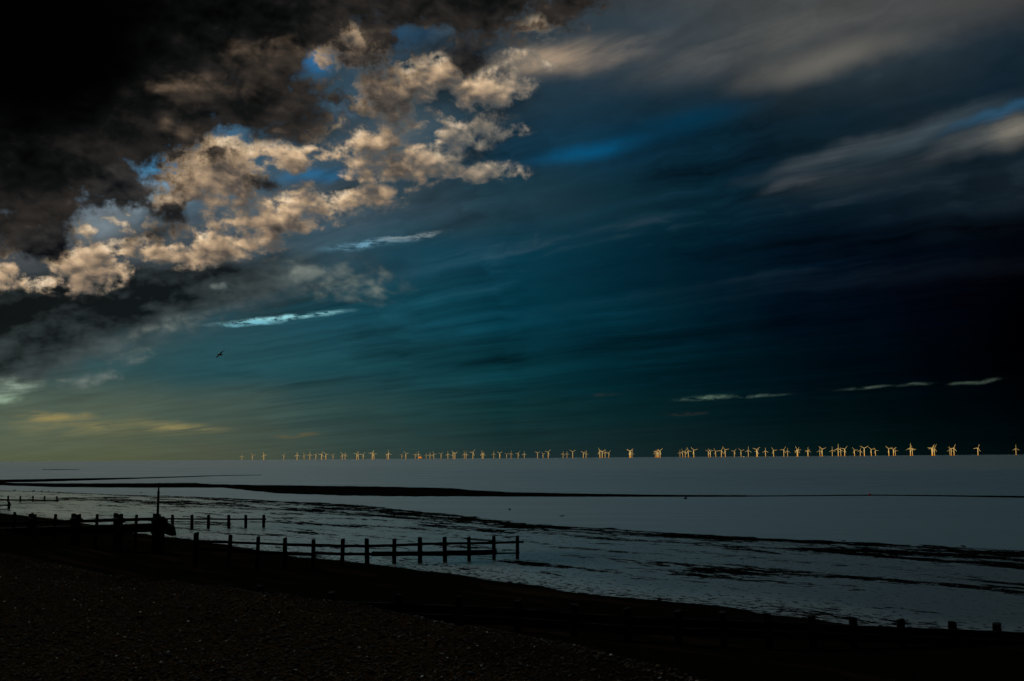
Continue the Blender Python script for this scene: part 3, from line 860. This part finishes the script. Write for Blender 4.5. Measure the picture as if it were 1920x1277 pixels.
def build_timber():
    wood = mat_timber('weathered_pile_timber', (0.008, 0.0062, 0.0045))
    board = mat_timber('weathered_plank_timber', (0.009, 0.0068, 0.005))
    GRP = 'timber groynes across the beach'
    # --- groyne in the middle of the picture
    P0, D = (0.3, 60.5), (0.88, 0.475)
    pts = [(367, 997, 9), (428, 1001.5, 7), (482, 1005, 6.5), (536, 1007, 8), (588, 1010.5, 7.5), (642, 1009, 7.5), (690, 1009, 8), (739.5, 1008.5, 7), (788, 1006.5, 8), (835, 1005.5, 7.5), (880, 1005, 6.5), (926, 1004.3, 6.5), (969.5, 1003.8, 6.5)]
    O = (*line_at(690, P0, D), 0.0)
    gr = empty('groyne', O, 'long black timber groyne with thirteen posts running out over the shining flat at centre', 'groyne', GRP)
    W = []
    for k, (px, py, wpx) in enumerate(pts):
        X, Y = line_at(px, P0, D); z = z_at(py, X, Y); W.append((px, X, Y))
        post_mesh(wood, X, Y, z, wpx/F*Y*0.92, gr, O, lean=[0, .03, .02, -.03, 0.02, -0.01, -.06, -.01, 0, 0, 0, 0, 0][k], seed=100+k)
    def run(name, spec, W, w, hpx, gr, O, mat, off=(0.10, -0.18)):
        P = []
        for px, py in spec:
            xs = [a[0] for a in W]
            X = float(np.interp(px, xs, [a[1] for a in W])); Y = float(np.interp(px, xs, [a[2] for a in W]))
            if px > xs[-1]: X, Y = line_at(px, P0, D)
            P.append((X+off[0], Y+off[1], z_at(py, X, Y)))
        hh = hpx/F*P[0][1]
        return rail(name, P, w, hh, mat, gr, O, seed=int(py*7))
    run('rail', [(340, 1013), (367, 1014), (428, 1016.5), (482, 1018.3), (536, 1020.5)], W, 0.10, 4.0, gr, O, board)
    run('rail', [(536, 1020.6), (588, 1021.8), (642, 1023.2), (690, 1023.6)], W, 0.12, 5.0, gr, O, board)
    run('rail', [(690, 1023.6), (739.5, 1022), (788, 1020)], W, 0.12, 4.6, gr, O, board)
    run('rail', [(788, 1019.4), (835, 1018.8), (880, 1018.2), (926, 1017.4)], W, 0.12, 4.2, gr, O, board)
    run('rail', [(926, 1017.2), (976.5, 1015.6)], W, 0.12, 4.0, gr, O, board)
    run('plank', [(588, 1036.5), (642, 1038.2), (695, 1038.6)], W, 0.10, 5.0, gr, O, board)
    run('plank', [(697, 1038), (739.5, 1037.8), (788, 1037.6), (835, 1037.2)], W, 0.10, 8.5, gr, O, board)
    run('plank', [(835, 1036.8), (880, 1036), (926, 1034.8)], W, 0.10, 9.5, gr, O, board)
    run('plank', [(926, 1037), (969, 1036.6)], W, 0.06, 2.6, gr, O, board)
    run('plank', [(370, 1028), (428, 1031), (482, 1035), (536, 1037), (588, 1039)], W, 0.08, 6.0, gr, O, board)

    # --- groyne behind the outfall, ending in the water
    P0b, Db = (-22.4, 90.0), (0.88, 0.475)
    O = (*line_at(400, P0b, Db), 0.0)
    gb = empty('groyne', O, 'short black groyne of six posts and one thin rail standing behind the outfall pipe end', 'groyne', GRP)
    W = []
    for k, px in enumerate([324, 360.3, 391.5, 429.5, 461.5, 494.5]):
        X, Y = line_at(px, P0b, Db, 975); W.append((px, X, Y))
        post_mesh(wood, X, Y, z_at(964.6+0.3*(k % 2), X, Y), 4.8/F*Y, gb, O, seed=200+k)
    def runb(name, spec, w, hpx):
        P = []
        for px, py in spec:
            X, Y = line_at(px, P0b, Db, 975); P.append((X+0.08, Y-0.16, z_at(py, X, Y)))
        rail(name, P, w, hpx/F*90, board, gb, O, seed=int(spec[0][0]))
    runb('rail', [(296, 972.6), (360, 973), (430, 973.4)], 0.09, 2.6)
    runb('rail', [(430, 973.4), (497, 973.2)], 0.09, 2.6)
    runb('plank', [(310, 982.2), (392, 982.6), (432, 982.4)], 0.06, 1.3)

    # --- two far groynes at the left edge
    P0c, Dc = (-70.0, 152.0), (0.88, 0.475)
    O = (*line_at(60, P0c, Dc), 0.0)
    gc = empty('groyne', O, 'far small groyne of slim evenly spaced posts at the left edge, nearest the sandbar', 'groyne', GRP)
    for k, px in enumerate([-9, 15.3, 38.2, 61.2, 83.7, 106.7]):
        X, Y = line_at(px, P0c, Dc, 936)
        post_mesh(wood, X, Y, z_at(928.9+0.2*k, X, Y), 2.6/F*Y, gc, O, seed=300+k)
    for (a, b) in ((-14, 61.2), (61.2, 109.5)):
        P = []
        for px in (a, (a+b)/2, b):
            X, Y = line_at(px, P0c, Dc, 936); P.append((X+0.05, Y-0.14, z_at(937.2+0.012*px, X, Y)))
        rail('plank', P, 0.08, 2.6/F*152, board, gc, O, seed=int(a+400))
    P0d, Dd = (-62.5, 124.0), (0.88, 0.475)
    O = (*line_at(17, P0d, Dd), 0.0)
    gd = empty('groyne', O, 'cut off end of a groyne at the left edge, one stout post with two planks', 'groyne', GRP)
    for k, (px, py) in enumerate([(-20, 938), (17, 940)]):
        X, Y = line_at(px, P0d, Dd, 948); post_mesh(wood, X, Y, z_at(py, X, Y), 3.6/F*Y, gd, O, seed=320+k)
    for py, h in ((947.2, 2.4), (955.0, 2.2)):
        P = []
        for px in (-26, 0, 20.5 if py < 950 else 18):
            X, Y = line_at(px, P0d, Dd, 948); P.append((X+0.05, Y-0.14, z_at(py, X, Y)))
        rail('plank', P, 0.08, h/F*124, board, gd, O, seed=int(py))

    # --- near groyne along the foot of the bank
    P0e, De = (15.6, 32.0), (1.566, 0.357)
    tops = [(490, 1096), (620, 1108), (745, 1112), (862, 1117), (969, 1122), (1076, 1131), (1176, 1138), (1270, 1142), (1356, 1145), (1440, 1148), (1522, 1151), (1598, 1155), (1690, 1159), (1785, 1163), (1870, 1167), (1952, 1171)]
    O = (*line_at(1076, P0e, De), 0.0)
    ge = empty('groyne', O, 'nearest groyne, half buried dark stumps along the foot of the shingle bank to lower right', 'groyne', GRP)
    Pt = []
    for k, (px, py) in enumerate(tops):
        X, Y = line_at(px, P0e, De, py+12); z = z_at(py, X, Y); Pt.append((X, Y, z))
        post_mesh(wood, X, Y, z, 13.0/F*Y, ge, O, seed=500+k)
    for (i, j) in ((0, 2), (2, 4), (4, 7), (7, 10), (10, 13), (13, 15)):
        for drop in (0.36, 0.62):
            P = [(Pt[k][0]+0.05, Pt[k][1]-0.16, Pt[k][2]-drop) for k in range(i, j+1)]
            rail('plank', P, 0.08, 0.225, board, ge, O, seed=520+i*3+int(drop*10), jit=0.008)

def build_outfall():
    wood = mat_timber('outfall_pile_timber', (0.006, 0.0048, 0.0036))
    iron = mat_plain('rusted_pipe_iron', (0.006, 0.0045, 0.0036), 0.8, 0.05, 0.4, 4.0)
    P0, D = (-22.0, 62.0), (0.88, 0.475)
    O = (-22.0, 62.0, 0.0)
    of = empty('outfall_pipe', O, 'black sea outfall pipe carried on paired timber piles at left', 'outfall')
    loc = lambda p: tuple(Vector(p)-Vector(O))
    d = Vector((D[0], D[1], 0)).normalized(); sd = Vector((d.y, -d.x, 0)); up = Vector((0, 0, 1))
    def ptp(px, py): X, Y = line_at(px, P0, D); return Vector((X, Y, z_at(py, X, Y)))
    a, b = ptp(-150, 990), ptp(304, 988.5)
    a.z = b.z+0.05
    MB().lathe([(loc(a.lerp(b, k/8)), sd, up, 0.265) for k in range(9)], 20).build('pipe', iron, of, True)
    # flared, drooping outlet with a flap
    c0, c1, c2, c3, c4 = ptp(302, 988), ptp(308, 989.5), ptp(316, 992), ptp(323, 994), ptp(327.5, 995)
    tilt = (up-d*0.10).normalized()
    MB().lathe([(loc(c0), sd, up, .27), (loc(c0), sd, up, .36), (loc(c1), sd, up, .36), (loc(c2), sd, tilt, .40), (loc(c3), sd, tilt, .36), (loc(c4), sd, tilt, .29), (loc(c4), sd, tilt, .24), (loc(c2), sd, tilt, .24)], 20).build('outlet', iron, of, True)
    e = ptp(329, 1003.5)
    MB().box(loc(c4-up*0.02), loc(e), 0.5, 0.06, up=tuple(d), jit=0.01, seg=2).build('flap', iron, of)
    # paired piles with a cross head
    for k, (px, t0, t1) in enumerate([(60, 962, 963.5), (142, 962, 963.5), (222, 961.5, 962.5), (298, 962, 968)]):
        for j, (dx, top) in enumerate(((-4.2, t0), (4.0, t1))):
            X, Y = line_at(px+dx, P0, D); s = -1 if j == 0 else 1
            X += sd.x*0.05*s; Y += sd.y*0.42*s
            c = proj((X, Y, 2.5))[0]; X += (px+dx-c)/F*Y
            post_mesh(wood, X, Y, z_at(top, X, Y), 8.0/F*Y if k < 3 else 13.0/F*Y, of, O, seed=600+k*2+j)
        m = ptp(px, 985)
        if k == 3:
            MB().box(loc(m-d*0.40+up*0.16), loc(m+d*0.42+up*0.16), 0.95, 0.50, jit=0.02, seg=3).build('cross_head', wood, of)
            MB().box(loc(m-d*0.42-up*0.28), loc(m+d*0.30-up*0.28), 0.9, 0.42, jit=0.02, seg=3).build('cross_head', wood, of)
        else:
            MB().box(loc(m-sd*0.55+up*0.32), loc(m+sd*0.55+up*0.32), 0.62 if k else 0.4, 0.24, jit=0.012, seg=3).build('cross_head', wood, of)
            MB().box(loc(m-sd*0.55-up*0.36), loc(m+sd*0.55-up*0.36), 0.5, 0.20, jit=0.012, seg=3).build('cross_head', wood, of)
    # walkway beam over the pipe and its slim uprights
    q0, q1 = ptp(-120, 973.4), ptp(292, 973)
    q0.z = q1.z+0.04
    MB().box(loc(q0), loc(q1), 0.20, 0.185, jit=0.008, seg=24).build('beam', wood, of)
    for k, (px, py) in enumerate([(25, 959.5), (102, 963.5), (180, 963.7), (255, 964.5)]):
        X, Y = line_at(px, P0, D)
        X, Y = X-sd.x*0.25, Y-sd.y*0.25
        c = proj((X, Y, 2.5))[0]; X += (px-c)/F*Y
        post_mesh(wood, X, Y, z_at(py, X, Y), 4.8/F*Y, of, O, seed=640+k)
    # thin trickle falling from the outlet
    m, g, bs = material('trickling_water')
    g.put(bs.inputs['Base Color'], (0.10, 0.11, 0.115, 1)); bs.inputs['Roughness'].default_value = 0.15; bs.inputs['IOR'].default_value = 1.333
    p0 = ptp(324.5, 1006.5); rings = []
    gz = ground_z(p0.x, p0.y)
    for k in range(9):
        f = k/8
        p = p0+d*(0.16*f)-up*((p0.z-gz+0.05)*f*f*0.6+(p0.z-gz+0.05)*f*0.4)
        rings.append((loc(p), sd, d, 0.020+0.006*math.sin(k*2.1)))
    MB().lathe(rings, 8).build('water_trickle', m, of, True)
    # marker pole on the end pile
    X, Y = line_at(294.6, P0, D)
    zt = lambda py: z_at(py, X, Y)
    pole = MB()
    xs, ys = Vector((1, 0, 0)), Vector((0, 1, 0))
    px = lambda w: w/F*Y/2
    B = (X, Y, zt(963))
    prof = [(966, 4.6), (950, 4.5), (930, 4.3), (923.5, 4.2), (923, 4.9), (921.5, 4.9), (921, 3.4), (915, 2.6), (908, 1.9), (905.4, 1.6)]
    pole.lathe([((0, 0, zt(py)-B[2]), xs, ys, px(w)) for py, w in prof], 10)
    o = pole.build('marker_pole', wood, None, True, B); tag(o, 'tall thin dark marker pole standing on the end pile of the outfall', 'marker pole')

# ------------------------------------------------------------------ wind farm
TURB = [(453.5,7.7,0),(473.5,9.2,-40),(494.6,9.75,-20),(531.9,8.5,35),(557,9.3,0),(570.2,9.1,-28),(581,9.75,0),(592,8.9,35),(602.9,10.25,27),(611,9.4,-43),(624.3,8.2,43),
 (641.8,9.7,-30),(647,8.6,2),(668.8,10.25,38),(672,9.4,-30),(680.8,9,40),(698,11.5,30),(701.3,10,-32),(725.7,7.8,60),(728.3,10.7,-8),(753.3,7.5,35),(761,10,-42),(778.7,8.3,30),(784.6,9.2,0),
 (799.2,7.5,0),(806.3,8.3,0),(813.3,9.2,-25),(827,8.75,50),(839.8,8.75,-3),(849.6,10.4,-32),(853,10,60),(870.6,9.2,-5),(873.9,8.75,3),(886.8,11.7,35),(904.2,9.6,-15),(906.3,8.2,10),(926,9.2,0),(937,9.6,55),
 (950,7.5,57),(958.2,9.2,5),(971.5,8.75,35),(983,8.3,0),(1007.9,9.6,60),(1018.3,7.9,-45),(1027.9,11.3,45),(1055.8,8,10),(1063.2,8.5,0),(1073.8,11.4,60),(1093.8,9.3,60),(1098.9,9,10),
 (1124.8,12.2,-25),(1129.2,11.4,60),(1134.6,10.2,0),(1141.5,9.3,40),(1180.6,11.6,70),(1182.0,12.2,50),(1185,9.3,20),(1228.7,8.7,0),(1231,10.5,35),(1232.9,10.4,30),(1234.6,9.4,45),(1237.7,12,45),
 (1275,9,0),(1280,10,-15),(1285,10.8,30),(1290.8,11.7,-20),(1301,12.9,-45),(1328.3,10.4,55),(1332,10.8,-45),(1342,10.8,-35),(1352.7,11.7,25),(1360,13.3,-42),(1377,10.4,40),(1389.6,11.2,-48),
 (1403.2,12,3),(1419.0,13.3,50),(1420.2,9.6,30),(1435.4,10.7,0),(1450.6,11.5,-35),(1469.8,12.5,30),(1476.8,10,0),(1494.8,12.5,-25),(1496.0,11,20),(1515.2,10.8,0),(1514.6,9.4,-70),(1537.3,10.4,5),(1541.7,13.3,-50),
 (1560.7,11.2,0),(1571.8,14.4,3),(1576.7,10.3,-12),(1583.9,13,43),(1602.3,10.8,-35),(1613.2,9.8,15),(1620.7,14.5,60),(1633.8,11.8,-45),(1641.7,9.8,-30),(1666.7,13,-50),(1675.4,11.8,55),(1679,9.7,-20),
 (1707.3,14.6,2),(1711,12.6,-20),(1747.5,13.8,35),(1748.8,12.5,28),(1752.3,13.8,30),(1781.3,10.4,0),(1784,11.7,60),(1789,13.3,22),(1833.8,13.2,25),(1905.2,12,0)]

def ordinal(n):
    a = ['zeroth', 'first', 'second', 'third', 'fourth', 'fifth', 'sixth', 'seventh', 'eighth', 'ninth', 'tenth', 'eleventh', 'twelfth', 'thirteenth', 'fourteenth', 'fifteenth', 'sixteenth', 'seventeenth', 'eighteenth', 'nineteenth', 'twentieth']
    return a[n] if n <= 20 else ('twenty ' if n < 30 else 'thirty ' if n < 40 else 'forty ')+a[n % 10] if n % 10 else {30: 'thirtieth', 40: 'fortieth', 50: 'fiftieth'}[n]

def build_windfarm():
    HUB, BL = 80.0, 48.0
    white = mat_plain('turbine_white_paint', (0.78, 0.76, 0.72), 0.45, 0.4, 0.05, 0.05)
    yellow = mat_plain('turbine_base_yellow_paint', (0.75, 0.42, 0.03), 0.5, 0.4, 0.1, 0.1)
    X, Y, Z = Vector((1, 0, 0)), Vector((0, 1, 0)), Vector((0, 0, 1))
    base = MB().lathe([((0, 0, -6), X, Y, 4.2), ((0, 0, 14), X, Y, 4.2), ((0, 0, 14), X, Y, 5.6), ((0, 0, 15.2), X, Y, 5.6), ((0, 0, 15.2), X, Y, 3.8), ((0, 0, 17), X, Y, 3.7)], 14).mesh('transition_piece')
    tow = MB().lathe([((0, 0, 17), X, Y, 3.5), ((0, 0, 45), X, Y, 3.0), ((0, 0, 77.5), X, Y, 2.3)], 14).mesh('tower', True)
    nac = MB().box((0, -5, HUB), (0, 8, HUB), 4.6, 4.8, seg=3).mesh('nacelle')
    hub = MB().lathe([((0, -5, 0), X, Z, 2.2), ((0, -7.5, 0), X, Z, 2.0), ((0, -9.2, 0), X, Z, 0.7)], 12).mesh('hub', True)
    b = MB(); rg = []
    for f, ch, th, tw in ((0.03, 2.0, 1.8, 0.0), (0.10, 2.4, 1.5, 0.5), (0.22, 3.8, 1.1, 0.4), (0.5, 2.9, 0.8, 0.22), (0.8, 2.0, 0.5, 0.1), (1.0, 1.0, 0.35, 0.04)):
        ax = Vector((math.cos(tw), math.sin(tw), 0)); ay = Vector((-math.sin(tw), math.cos(tw), 0))*(th/ch)
        rg.append((Vector((0.15*ch, -7, BL*f)), ax, ay, ch/2))
    bl = b.lathe(rg, 10).mesh('blade', True)
    kit = []                                         # full and dimmed paint copies; haze and partial shade put into the colour
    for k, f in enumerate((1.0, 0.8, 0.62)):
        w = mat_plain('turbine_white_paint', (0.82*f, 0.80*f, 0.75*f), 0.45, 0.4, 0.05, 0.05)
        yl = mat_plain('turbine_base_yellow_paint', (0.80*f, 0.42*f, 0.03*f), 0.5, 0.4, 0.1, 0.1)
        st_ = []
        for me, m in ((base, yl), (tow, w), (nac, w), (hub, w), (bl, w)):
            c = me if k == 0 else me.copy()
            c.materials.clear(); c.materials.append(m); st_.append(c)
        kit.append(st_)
    dulled = random.Random(5)  # picks the dimmed copies; the darkest go only to small turbines
    tall = lambda h: 'tall' if h > 11.3 else 'small' if h < 9.0 else 'mid sized'
    def pose(p):
        q = (p+60) % 120-60
        if abs(q) <= 8: return 'one blade straight up'
        if abs(q) >= 50: return 'blades in a Y'
        return 'upper blade leaning right' if q > 0 else 'upper blade leaning left'
    xs = sorted(TURB)
    marks = [(787.5, 'the squat orange platform'), (1157, 'the gap before the bright bundle of three'), (1206, 'the bright bundle of three'), (1256, 'the tight bundle of five'), (1314, 'the wide gap right of the bundle of five'), (1728, 'the crossed pair')]
    for i, (px, h, ph) in enumerate(xs):
        d = F*HUB/h*0.985
        py0 = 859-(px-960)*0.007
        r = ray(px, py0); Yp = d; Xp = r.x/r.y*d
        # place by counting from the nearest landmark of the row
        if px < 620: where = ordinal(i+1)+' from the left end of the row'
        elif px < 787.5: where = ordinal(sum(1 for t in xs if px <= t[0] < 787.5))+' left of the squat orange platform'
        elif px < 1000: where = ordinal(sum(1 for t in xs if 787.5 < t[0] <= px))+' right of the squat orange platform'
        elif px < 1160: where = ordinal(sum(1 for t in xs if px <= t[0] < 1160))+' left of the bright bundle of three'
        elif px < 1200: where = {0: 'leftmost', 1: 'middle', 2: 'rightmost'}[sum(1 for t in xs if 1160 < t[0] < px)]+' tower of the bright bundle of three'
        elif px < 1250: where = ordinal(sum(1 for t in xs if 1200 < t[0] <= px))+' tower of the tight bundle of five'
        elif px < 1520: where = ordinal(sum(1 for t in xs if 1250 < t[0] <= px))+' right of the tight bundle of five'
        elif px < 1690: where = ordinal(sum(1 for t in xs if px <= t[0] < 1690))+' left of the tall crossed pair'
        elif px < 1720: where = ('left' if px < 1709 else 'right')+' tower of the tall crossed pair near the right end'
        else: where = ordinal(sum(1 for t in xs if t[0] >= px))+' from the right end of the row'
        o = empty('wind_turbine', (Xp, Yp, 0), '', '', None)
        tag(o, f'{tall(h)} turbine, {pose(ph)}, {where}'.replace('tower of the tall crossed pair near the right end', 'tower of the tall crossed pair at right'), 'wind turbine', 'wind turbines along the horizon')
        o.rotation_euler = (0, 0, math.radians(8)-math.atan2(Xp, Yp)*0.55)
        k = 0 if h > 11.4 and dulled.random() < 0.75 else (1 if dulled.random() < 0.6 else (2 if h < 9.3 else 0))
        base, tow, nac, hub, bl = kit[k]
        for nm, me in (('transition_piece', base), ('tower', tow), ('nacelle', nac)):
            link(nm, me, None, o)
        hb = link('hub', hub, None, o, (0, 0, HUB))
        for k in range(3):
            bo = link('blade', bl, None, o, (0, 0, HUB)); bo.rotation_euler = (0, math.radians(ph+120*k), 0)
    # offshore platform
    px, d = 788.0, 15500.0
    r = ray(px, 860.3); Xp = r.x/r.y*d
    o = empty('offshore_platform', (Xp, d, 0), 'squat orange platform on legs standing among the turbines left of centre', 'platform')
    rust = mat_plain('platform_orange_paint', (0.62, 0.20, 0.02), 0.6, 0.3, 0.2, 0.1)
    tan = mat_plain('platform_deck_paint', (0.5, 0.36, 0.16), 0.6, 0.3, 0.2, 0.1)
    for sx in (-14, 14):
        for sy in (-10, 10):
            MB().lathe([((sx*1.15, sy*1.15, -6), X, Y, 2.2), ((sx, sy, 16), X, Y, 2.0)], 10).build('leg', rust, o)
    MB().box((-21, 0, 24), (21, 0, 24), 28, 16, seg=2).build('topside', rust, o)
    MB().box((-12, 0, 36), (6, 0, 36), 20, 8, seg=2).build('deck_house', tan, o)
    MB().lathe([((14, 0, 32), X, Y, 1.2), ((14, 0, 50), X, Y, 0.8)], 8).build('mast', tan, o)
    # tiny work boat between two turbines
    px, d = 1394.5, 9500.0
    r = ray(px, 855); Xp = r.x/r.y*d
    o = empty('work_boat', (Xp, d, 0), 'tiny pale work boat afloat between two turbines right of centre', 'boat', None, 0.5)
    bm = bmesh.new(); rows = []
    for x, w in ((-9, 2.6), (-4, 3.2), (3, 3.0), (7, 1.8), (10, 0.15)):
        rows.append([bm.verts.new((x, -w, 2.4)), bm.verts.new((x*0.95, -w*0.7, -0.6)), bm.verts.new((x*0.95, w*0.7, -0.6)), bm.verts.new((x, w, 2.4))])
    for r0, r1 in zip(rows, rows[1:]):
        for i in range(4): bm.faces.new((r0[i], r0[(i+1) % 4], r1[(i+1) % 4], r1[i]))
    bm.faces.new(rows[0]); bm.faces.new(list(reversed(rows[-1])))
    bmesh.ops.recalc_face_normals(bm, faces=bm.faces)
    me = bpy.data.meshes.new('hull'); bm.to_mesh(me); bm.free(); link('hull', me, white, o)
    MB().box((-3, 0, 4.0), (3, 0, 4.0), 4.2, 3.2, seg=2).build('cabin', white, o)

# ------------------------------------------------------------------ birds and floats
def gull_body(mb, sc=1.0):
    rg = []
    Yv, Zv = Vector((0, 1, 0)), Vector((0, 0, 1))
    for x, z, r in ((-0.30, 0.0, .012), (-0.22, 0.0, .04), (-0.10, 0.0, .068), (0.02, 0.0, .075), (0.11, 0.012, .058), (0.17, 0.03, .036), (0.205, 0.036, .040), (0.235, 0.034, .034), (0.258, 0.028, .014), (0.30, 0.018, .005)):
        rg.append((Vector((x, 0, z))*sc, Yv, Zv, r*sc))
    mb.lathe(rg, 12); return mb

def wing_mesh(side, lift, sweep, span=0.62):
    bm = bmesh.new(); top, bot = [], []
    for f, ch, z, sw in ((0.0, .19, 0.02, 0.0), (0.25, .19, 0.02+0.25*lift*1.4, 0.03), (0.5, .165, 0.02+0.5*lift*1.25, 0.02), (0.75, .115, 0.02+0.75*lift*1.1, -0.06*sweep), (0.92, .06, 0.02+0.92*lift, -0.16*sweep), (1.0, .012, 0.02+lift, -0.26*sweep)):
        y = side*span*f*math.cos(min(1.2, abs(lift)*0.9))
        z *= span
        for lst, dz in ((top, 0.008), (bot, -0.008)):
            lst.append([bm.verts.new((0.09+sw, y, z)), bm.verts.new((0.09+sw-ch*0.4, y, z+dz*(1.2-f))), bm.verts.new((0.09+sw-ch, y, z-0.004))])
    for lst in (top, bot):
        for r0, r1 in zip(lst, lst[1:]):
            for i in range(2): bm.faces.new((r0[i], r0[i+1], r1[i+1], r1[i]))
    bmesh.ops.remove_doubles(bm, verts=bm.verts, dist=0.002)
    bmesh.ops.recalc_face_normals(bm, faces=bm.faces)
    me = bpy.data.meshes.new('wing'); bm.to_mesh(me); bm.free()
    for p in me.polygons: p.use_smooth = True
    return me

def flying(px, py, d, head, roll, pitch, lifts, label, sc=1.0, mat=None):
    p = at_depth(px, py, d)
    o = empty('flying_bird', p, label, 'bird')
    o.rotation_euler = (roll, pitch, head); o.scale = (sc,)*3
    gull_body(MB()).build('body', mat, o, True)
    for side, lf in ((1, lifts[0]), (-1, lifts[1])):
        link('wing', wing_mesh(side, lf, 1.0), mat, o)
    return o

def standing(px, py, z, head, label, mat_b, mat_w, mat_l, sc=1.0, group=None):
    p = ground(px, py, z); p.z = max(z, ground_z(p.x, p.y))
    o = empty('standing_bird', p, label, 'bird', group, head); o.scale = (sc,)*3
    mb = gull_body(MB()); me = mb.mesh('body', True)
    b = link('body', me, mat_b, o, (0, 0, 0.20)); b.rotation_euler = (0, -0.22, 0)
    w = MB()
    for s in (1, -1): w.ell((-0.10, s*0.058, 0.01), (0.17, 0.016, 0.045))
    wo = link('wing', w.mesh('wing', True), mat_w, b)
    for s in (1, -1):
        MB().lathe([((0.0, s*0.03, 0), (1, 0, 0), (0, 1, 0), 0.006), ((-0.01, s*0.03, 0.08), (1, 0, 0), (0, 1, 0), 0.005), ((0.0, s*0.03, 0.17), (1, 0, 0), (0, 1, 0), 0.010)], 6).build('leg', mat_l, o)
    return o

def build_small():
    dark = mat_plain('dark_plumage', (0.012, 0.011, 0.010), 0.8, 0.1)
    grey = mat_plain('grey_plumage', (0.22, 0.22, 0.22), 0.8, 0.1)
    pale = mat_plain('white_plumage', (0.55, 0.54, 0.52), 0.8, 0.1)
    leg = mat_plain('bird_leg', (0.10, 0.05, 0.02), 0.7, 0.2)
    flying(412.5, 665.2, 170.0, math.radians(236), math.radians(26), math.radians(6), (0.16, 0.05), 'dark bird flying on raised wings in the open sky at left', 2.1, dark)
    flying(1285.5, 935.0, 125.0, math.radians(10), math.radians(-20), math.radians(-4), (0.5, 0.6), 'small dark bird skimming low over the water beside the thin spit', 1.0, dark)
    standing(1581, 1018, 0.02, math.radians(200), 'small gull with spread stance on the tide line, left of the other gull', pale, grey, leg, 0.8, 'gulls on the tide line')
    standing(1806, 1028.5, 0.02, math.radians(190), 'small dark gull on the tide line near the right edge', grey, dark, leg, 0.8, 'gulls on the tide line')
    for k, (px, lab) in enumerate(((28, 'leftmost tiny wader at the water edge above the far groyne'), (63, 'tiny wader at the water edge, second from the left'), (78.5, 'tiny wader at the water edge, third from the left'), (90.5, 'rightmost tiny wader at the water edge above the far groyne'))):
        standing(px, 920.6+0.03*px, 0.03, 0.6*k, lab, dark, dark, leg, 1.2, 'waders at the water edge')
    # birds afloat
    def afloat(px, py, sc, head, label, mat):
        p = ground(px, py, 0.0)
        o = empty('floating_bird', (p.x, p.y, 0.02*sc), label, 'bird', None, head); o.scale = (sc,)*3
        gull_body(MB()).build('body', mat, o, True)
        w = MB()
        for s in (1, -1): w.ell((-0.08, s*0.055, 0.02), (0.17, 0.02, 0.04))
        link('wing', w.mesh('wing', True), mat, o)
        MB().lathe([((0.15, 0, 0.02), (1, 0, 0), (0, 1, 0), 0.035), ((0.19, 0, 0.09), (1, 0, 0), (0, 1, 0), 0.024), ((0.21, 0, 0.13), (1, 0, 0), (0, 1, 0), 0.03), ((0.22, 0, 0.16), (1, 0, 0), (0, 1, 0), 0.01)], 8).build('neck', mat, o, True)
    afloat(1053.5, 968.0, 0.95, math.radians(12), 'dark low bird afloat in the pool at centre', dark)
    afloat(265.5, 923.8, 1.0, math.radians(170), 'dark bird afloat left of the marker pole', dark)
    afloat(1448.5, 979.0, 0.6, math.radians(60), 'tiny pale bird afloat right of centre', pale)
    # marker floats
    red = mat_plain('red_buoy_paint', (0.55, 0.02, 0.02), 0.4, 0.4, 0.15)
    def float_buoy(px, py, r, mat, label, rope=True):
        p = ground(px, py, 0.0)
        o = empty('buoy', (p.x, p.y, 0), label, 'buoy', 'marker buoys')
        MB().ell((0, 0, r*0.55), (r, r, r*0.92), None, 16, 10).build('float', mat, o, True)
        MB().lathe([((0, 0, r*1.35), (1, 0, 0), (0, 1, 0), r*0.22), ((0, 0, r*1.62), (1, 0, 0), (0, 1, 0), r*0.18), ((0, 0, r*1.7), (1, 0, 0), (0, 1, 0), r*0.08)], 10).build('eye', mat, o, True)
    float_buoy(1630.5, 929.8, 0.26, red, 'red round buoy lying on the thin spit at the right')
    float_buoy(955.5, 956.6, 0.15, mat_plain('dull_red_float', (0.14, 0.02, 0.015), 0.5, 0.3), 'small dull red float in the shallow pool left of the dark bird')

def build_sun():
    L = bpy.data.lights.new('sun', 'SUN'); L.energy = SUN_E; L.angle = math.radians(0.5); L.color = (1.0, 0.63, 0.19)
    o = bpy.data.objects.new('sun', L); COL.objects.link(o)
    d = Vector((math.sin(SUN_AZ)*math.cos(SUN_EL), math.cos(SUN_AZ)*math.cos(SUN_EL), math.sin(SUN_EL)))
    o.rotation_euler = d.to_track_quat('Z', 'Y').to_euler(); o.location = (0, -60, 60)

SUN_E = 3.6
build_world(); build_ground(); build_timber(); build_outfall(); build_windfarm(); build_small(); build_sun()
SC.render.engine = 'CYCLES'
SC.cycles.use_adaptive_sampling = True; SC.cycles.adaptive_threshold = 0.01
SC.cycles.use_denoising = True
SC.cycles.max_bounces = 4; SC.cycles.diffuse_bounces = 2; SC.cycles.glossy_bounces = 3
